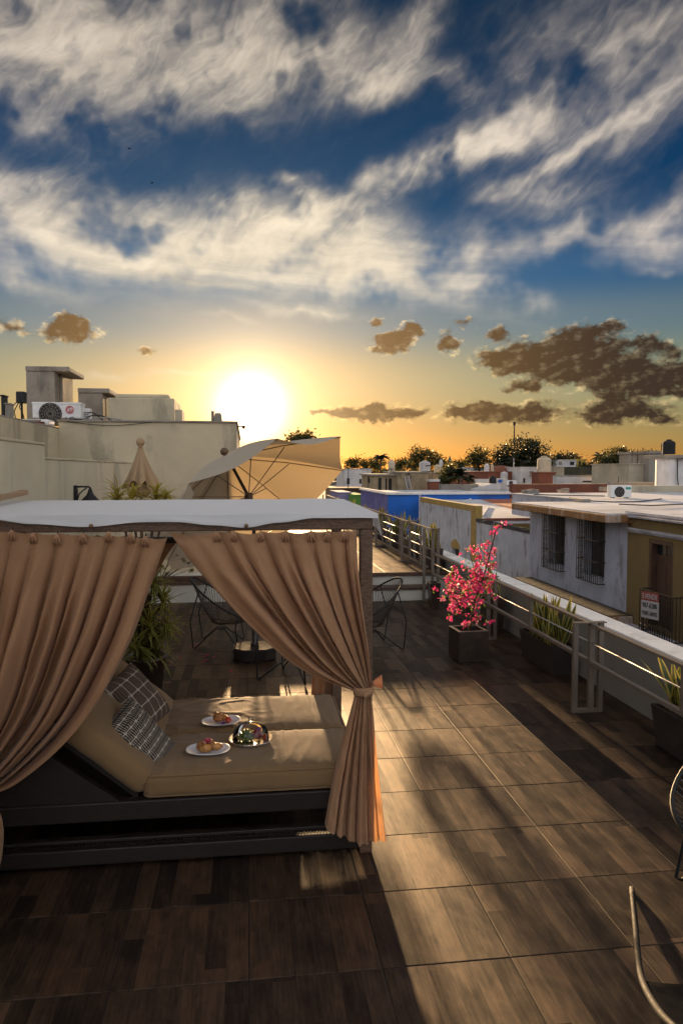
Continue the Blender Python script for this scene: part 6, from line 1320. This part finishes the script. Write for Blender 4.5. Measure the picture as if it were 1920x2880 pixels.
tank('dark tank in front of the brick house wall', 1378, 1398, 1338, 1372, 77, 'k', GROUND_Z); tank('round white tank against the brick wall', 1411, 1431, 1326, 1346, 95, 'w', GROUND_Z); tank('big black tank on the white tower at the right edge', 1874, 1906, 1235, 1277, 41, 'k')
# white tank tower at the right edge
wt = thing('tank_tower', 'white rounded tower with concrete slab under the black tank', 'tower', aty(1890, 1372, 41)); a, b = aty(1863, 1289, 40.4), aty(1960, 1372, 40.4)
MB().lathe([(0.62, GROUND_Z), (0.62, a.z)], (a.x + 0.62, 41, 0), 28).build('round_shaft', white_m, wt, smooth=False)
MB().box(a.x + 0.7, b.x, 40.6, 42.0, GROUND_Z, a.z - 0.01).build('square_shaft', white_m, wt); MB().box(a.x - 0.1, b.x, 40.2, 42.3, a.z + 0.001, a.z + 0.20).build('slab', cgrey_m, wt, bevel=0.03)
MB().tube([aty(1905, 1289, 40.35), aty(1904, 1340, 40.35), aty(1907, 1365, 40.35)], 0.03, 6).build('cable', dk_m, wt)
# rooftop things on the white house
a, b = aty(1717, 1365, 30.8), aty(1775, 1400, 30.8); teal_m = mat('teal_badge', (0.02, 0.25, 0.22), 0.5)
ac2 = ac_unit('air_conditioner', 'white air conditioner with green badge on the roof across the street', (a.x, 30.8, 0.976), b.x - a.x, a.z - 0.976, 0.34, (0.42, 0.48), 0.235, (0.72, 0.96, 0.68, 0.86, teal_m))
a, b = aty(1425, 1350, 76), aty(1453, 1362, 76); ac_unit('air_conditioner', 'tiny white air conditioner in front of the brick house', (a.x, 76, b.z - 0.12), b.x - a.x, a.z - b.z + 0.1, 0.4, (0.4, 0.5), 0.22)
sb = thing('sign_board', 'small white board with a blue mark before the brick house', 'board', aty(1410, 1362, 77.5)); a, b = aty(1396, 1345, 77.5), aty(1425, 1372, 77.5); MB().box(a.x, b.x, 77.5, 77.6, b.z, a.z).build('panel', fw_m, sb)
q = aty(1407, 1353, 77.4); MB().lathe([(0.01, 0), (0.22, 0.005), (0.01, 0.01)], (0, 0, 0), 10).build('x', fw_m) if False else MB().ball((q.x, 77.49, q.z), 0.28, 0.02, 0.18, 10, 6).build('blue_mark', blue_m, sb)
for (x, y, lb) in ((1485, 1385, 'small heap of rubble on the white roof edge'), (1500, 1385, 'grey block on the white roof'), (1582, 1382, 'dark heap of debris on the white roof'), (1702, 1378, 'dark bundle left of the air conditioner with green badge'), (1640, 1409, 'small grey cap on the white roof')):
    p = atz(x, y + 3, 0.976); rnd = random.Random(x); q = MB(); w_ = {1582: 0.62, 1702: 0.4}.get(x, 0.28)
    for k in range(7): c_ = (p.x + rnd.uniform(-w_, w_) * 0.6, p.y + rnd.uniform(-0.2, 0.2), 0.976 + 0.07); q.frustum(c_[0] - 0.14, c_[0] + 0.14, c_[1] - 0.12, c_[1] + 0.12, 0.9765, 0.9765 + rnd.uniform(0.08, 0.24) * (0.5 if x == 1640 else 1), 0.03)
    tag(q.build('roof_debris', cgrey_m), lb, 'debris', 'debris on the white roof')
for k, pts in enumerate((((1600, 1400), (1660, 1410), (1720, 1413), (1800, 1412), (1860, 1404)), ((1500, 1392), (1600, 1394), (1700, 1396)), ((1740, 1424), (1830, 1428), (1920, 1424)))):
    tag(MB().tube([(atz(x, y, 0.976).x, atz(x, y, 0.976).y, 0.995 if k < 2 else 1.05) for x, y in pts], 0.022, 6).build('roof_cable', dk_m), ['dark cable running in front of the green badged air conditioner', 'dark cable along the far part of the white roof', 'dark cable on the roof edge at the right'][k], 'cable')

# ------------------------------------------------------------------ trees and palms
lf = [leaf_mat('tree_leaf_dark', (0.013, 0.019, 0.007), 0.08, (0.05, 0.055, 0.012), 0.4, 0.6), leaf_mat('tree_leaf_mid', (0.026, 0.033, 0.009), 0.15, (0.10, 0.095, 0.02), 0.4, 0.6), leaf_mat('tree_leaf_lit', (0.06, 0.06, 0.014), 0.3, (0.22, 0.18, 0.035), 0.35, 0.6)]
def tree(name, label, lobes, Y, n, leaf, mk, seed, trunk=None, dY=0.5, group='trees of the town'):
    """lobes in photo pixels: (x, y, rx, ry); every lobe is filled with clumps of small leaves"""
    rnd = random.Random(seed); s = Y / FPX; L = [(aty(x, y, Y), rx * s, ry * s) for x, y, rx, ry in lobes]
    bx = sum(c_.x for c_, _, _ in L) / len(L) if trunk is None else aty(trunk, 1310, Y).x
    t = thing(name, label, 'tree', (bx, Y, GROUND_Z), group=group)
    zl = min(c_.z - b for c_, a, b in L); zl = max(zl, GROUND_Z + 1.5)
    H_ = max(c_.z + b for c_, a, b in L) - GROUND_Z; tr = MB(); tr.tube([(bx, Y, GROUND_Z), (bx + 0.2, Y, lerp(GROUND_Z, zl, 0.6)), (bx, Y, zl + 0.3)], [0.03 * H_, 0.022 * H_, 0.018 * H_], 8)
    for c_, a, b in L: tr.tube([(bx, Y, zl), ((bx + c_.x) / 2, Y + rnd.uniform(-0.3, 0.3), lerp(zl, c_.z, 0.6)), (c_.x, Y, c_.z)], [0.014 * H_, 0.009 * H_, 0.004 * H_], 6)
    tr.build('trunk', bark_m, t, smooth=True)
    tot = sum(a * b for _, a, b in L); mb = MB()
    for c_, a, b in L:
        k = int(n * a * b / tot); cl_n = max(6, k // 22)
        for q in range(cl_n):
            while True:
                v = Vector((rnd.uniform(-1, 1), rnd.uniform(-1, 1), rnd.uniform(-1, 1)))
                if 0.15 < v.length < 1.0 and rnd.random() < v.length + 0.2: break
            cc = c_ + Vector((v.x * a, v.y * a * dY, v.z * b)); cr = leaf * rnd.uniform(1.2, 2.6)
            for w in range(22):
                d = Vector((rnd.gauss(0, 0.5), rnd.gauss(0, 0.5), rnd.gauss(0, 0.38))) * cr; p = cc + d; n1 = Vector((rnd.gauss(0, 1), rnd.gauss(0, 1), rnd.gauss(0, 1) + 0.6)).normalized()
                u = n1.orthogonal().normalized(); u = Matrix.Rotation(rnd.uniform(0, 6.28), 3, n1) @ u; w2 = n1.cross(u); l = leaf * rnd.uniform(0.5, 1.0)
                b0 = len(mb.v); mb.v += [tuple(p - u * l * 0.5), tuple(p + w2 * l * 0.28), tuple(p + u * l * 0.6), tuple(p - w2 * l * 0.28)]; mb.f.append((b0, b0 + 1, b0 + 2, b0 + 3)); mb.mi.append(0 if rnd.random() < 0.7 else 1)
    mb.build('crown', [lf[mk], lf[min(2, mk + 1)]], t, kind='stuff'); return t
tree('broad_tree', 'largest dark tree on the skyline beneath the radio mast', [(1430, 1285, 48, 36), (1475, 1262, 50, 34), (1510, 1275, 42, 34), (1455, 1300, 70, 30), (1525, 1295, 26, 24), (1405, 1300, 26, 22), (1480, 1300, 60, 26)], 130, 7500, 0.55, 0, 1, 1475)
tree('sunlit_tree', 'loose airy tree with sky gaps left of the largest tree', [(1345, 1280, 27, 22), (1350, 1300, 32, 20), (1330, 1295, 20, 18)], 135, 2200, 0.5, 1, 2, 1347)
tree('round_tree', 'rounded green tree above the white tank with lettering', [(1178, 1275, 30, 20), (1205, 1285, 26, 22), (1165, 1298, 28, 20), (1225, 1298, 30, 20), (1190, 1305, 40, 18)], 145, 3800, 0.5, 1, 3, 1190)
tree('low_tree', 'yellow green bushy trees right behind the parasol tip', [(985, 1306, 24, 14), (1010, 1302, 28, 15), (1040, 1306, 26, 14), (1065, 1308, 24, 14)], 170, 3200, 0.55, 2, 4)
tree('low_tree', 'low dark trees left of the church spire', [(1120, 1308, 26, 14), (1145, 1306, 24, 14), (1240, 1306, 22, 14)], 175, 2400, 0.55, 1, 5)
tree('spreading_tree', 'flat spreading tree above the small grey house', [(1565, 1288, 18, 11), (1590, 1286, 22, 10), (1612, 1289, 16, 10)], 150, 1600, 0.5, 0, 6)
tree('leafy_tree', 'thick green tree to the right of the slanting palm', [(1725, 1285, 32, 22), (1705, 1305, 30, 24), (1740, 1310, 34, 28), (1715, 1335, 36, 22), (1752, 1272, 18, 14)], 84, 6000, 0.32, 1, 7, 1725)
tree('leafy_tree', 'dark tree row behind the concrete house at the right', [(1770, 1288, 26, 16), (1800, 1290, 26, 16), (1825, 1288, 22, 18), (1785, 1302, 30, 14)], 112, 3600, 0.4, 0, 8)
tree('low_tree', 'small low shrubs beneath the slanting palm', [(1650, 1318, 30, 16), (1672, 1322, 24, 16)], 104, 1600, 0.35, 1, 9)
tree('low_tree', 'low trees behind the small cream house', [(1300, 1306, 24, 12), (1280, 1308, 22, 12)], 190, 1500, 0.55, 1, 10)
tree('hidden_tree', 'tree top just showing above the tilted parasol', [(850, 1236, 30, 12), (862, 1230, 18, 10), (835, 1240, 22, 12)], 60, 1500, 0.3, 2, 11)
tree('low_bush', 'light leafy bush beside the dark palm', [(1255, 1340, 22, 18), (1262, 1322, 16, 16), (1248, 1355, 18, 14)], 79, 2000, 0.3, 2, 12)
def palm(label, cx, cy, r, Y, seed, n=15, mk=1, lean=0.0, up=0.6, group='palms of the town'):
    rnd = random.Random(seed); c_ = aty(cx, cy, Y); R_ = r * Y / FPX; t = thing('palm_tree', label, 'palm', (c_.x + lean, Y, GROUND_Z), group=group)
    MB().tube([(c_.x + lean, Y, GROUND_Z), (c_.x + lean * 0.6, Y, lerp(GROUND_Z, c_.z, 0.5)), (c_.x, Y, c_.z)], [0.045 * R_ + 0.06, 0.04 * R_ + 0.04, 0.04 * R_ + 0.03], 8).build('trunk', bark_m, t, smooth=True)
    for k in range(n):
        a = k * 2.399 + rnd.uniform(-0.2, 0.2); e = up * (1.25 - 1.5 * (k / n)) + rnd.uniform(-0.15, 0.15); d = Vector((math.cos(a) * math.cos(e), math.sin(a) * math.cos(e), math.sin(e))); L = R_ * rnd.uniform(0.85, 1.1); mb = MB(); pts = []
        for i in range(13): q = i / 12; pts.append(c_ + d * L * q - Vector((0, 0, 0.55 * L * q ** 2.2)))
        mb.tube(pts, [0.02 * R_ * (1 - i / 13) + 0.006 for i in range(13)], 4)
        sd_ = d.cross(Vector((0, 0, 1))).normalized()
        for i in range(1, 13):
            for q in (0.0, 0.5):
                if i == 12 and q: continue
                p = pts[i].lerp(pts[min(12, i + 1)], q); tg = (pts[i] - pts[i - 1]).normalized(); l = L * 0.30 * math.sin(math.pi * min(1, 0.15 + (i + q) / 14)) + 0.03
                for s in (-1, 1):
                    e2 = p + (sd_ * s * 0.75 + tg * 0.55).normalized() * l - Vector((0, 0, l * 0.45)); w = tg * l * 0.15; mb.add([p - w, p + w, e2], [(0, 1, 2)])
        mb.build('frond', lf[mk], t)
    return t
palm('tall palm standing alone on the skyline left of the white tank', 1070, 1285, 32, 120, 1, 16, 0)
palm('slanting palm above the small yellow house at the right', 1690, 1287, 42, 92, 2, 15, 0, lean=0.6, up=0.9)
palm('dark spiky palm in front of the brick house', 1290, 1335, 44, 78, 3, 20, 0, up=1.1)
palm('small palm beside the dark spiky palm', 1318, 1345, 30, 77, 4, 12, 0, up=0.8)
# far wood closing the horizon
rnd = random.Random(77); mb = MB()
for k in range(4600):
    x = rnd.uniform(-330, 690); y = rnd.uniform(400, 490); hgt = 4.2 + 3.0 * abs(nz(x * 0.03, y * 0.02)) + 2.0 * nz(x * 0.11)
    cc = Vector((x, y, GROUND_Z + hgt * rnd.uniform(0.5, 1.15)))
    for w in range(7):
        p = cc + Vector((rnd.gauss(0, 1.6), rnd.gauss(0, 1.6), rnd.gauss(0, 1.0))); n1 = Vector((rnd.gauss(0, 1), rnd.gauss(0, 1) - 0.5, rnd.gauss(0, 1))).normalized(); u = n1.orthogonal().normalized(); v = n1.cross(u); l = rnd.uniform(0.9, 1.9)
        mb.add([p - u * l, p + v * l * 0.7, p + u * l, p - v * l * 0.7], [(0, 1, 2, 3)])
wd = mb.build('far_wood', lf[1], kind='stuff'); tag(wd, 'far low belt of trees along the horizon', 'wood')

for k, (x, yt, yb, Y) in enumerate(((1792, 1262, 1304, 71), (1806, 1258, 1304, 71.5), (1819, 1266, 1304, 72), (1776, 1270, 1304, 71), (1600, 1272, 1294, 131), (1098, 1318, 1334, 83), (1150, 1312, 1327, 82), (1475, 1298, 1314, 94), (1738, 1340, 1357, 44), (1300, 1350, 1363, 74))):
    p, q = aty(x, yb + 2, Y), aty(x + 1, yt, Y); t = thing('roof_antenna', ['thin rod left of the concrete block', 'tallest thin rod left of the concrete block', 'thin rod close to the concrete block', 'leftmost thin rod on the concrete house', 'aerial on the small grey house', 'aerial on the ochre house roof', 'aerial on the mossy house roof', 'aerial on the cracked white house', 'short rod on the grey parapet', 'short rod on the ruined wall'][k], 'antenna', p, group='thin rods and aerials on the roofs')
    MB().tube([p, q], 0.0009 * Y ** 0.85 * 0.9, 5).build('rod', dk_m, t)
    if k in (4, 5, 6, 7):
        for f_ in (0.75, 0.88, 1.0): c_ = p.lerp(q, f_); MB().tube([c_ - Vector((0.35, 0, 0)), c_ + Vector((0.35, 0, 0))], 0.02, 4).build('crossbar', dk_m, t)
# birds in the sky
bird_m = mat('bird_dark', (0.01, 0.01, 0.01), 0.8)
for k, (x, y) in enumerate(((363, 417), (427, 514))):
    c_ = aty(x, y, 20); q = MB(); q.add([c_ + Vector(v) * 0.22 for v in ((-0.22, 0, 0.06), (-0.1, -0.05, 0.09), (0, -0.16, 0), (0, 0.2, -0.01), (0.1, -0.05, 0.1), (0.22, 0, 0.05), (0, 0, 0.05), (0, 0, -0.05))], [(0, 1, 6), (1, 2, 6), (0, 6, 3), (5, 6, 4), (4, 6, 2), (5, 3, 6), (2, 7, 3), (2, 6, 7), (3, 7, 6)])
    tag(q.build('bird', bird_m), ['upper of two tiny dark birds in the sky', 'lower of two tiny dark birds in the sky'][k], 'bird')
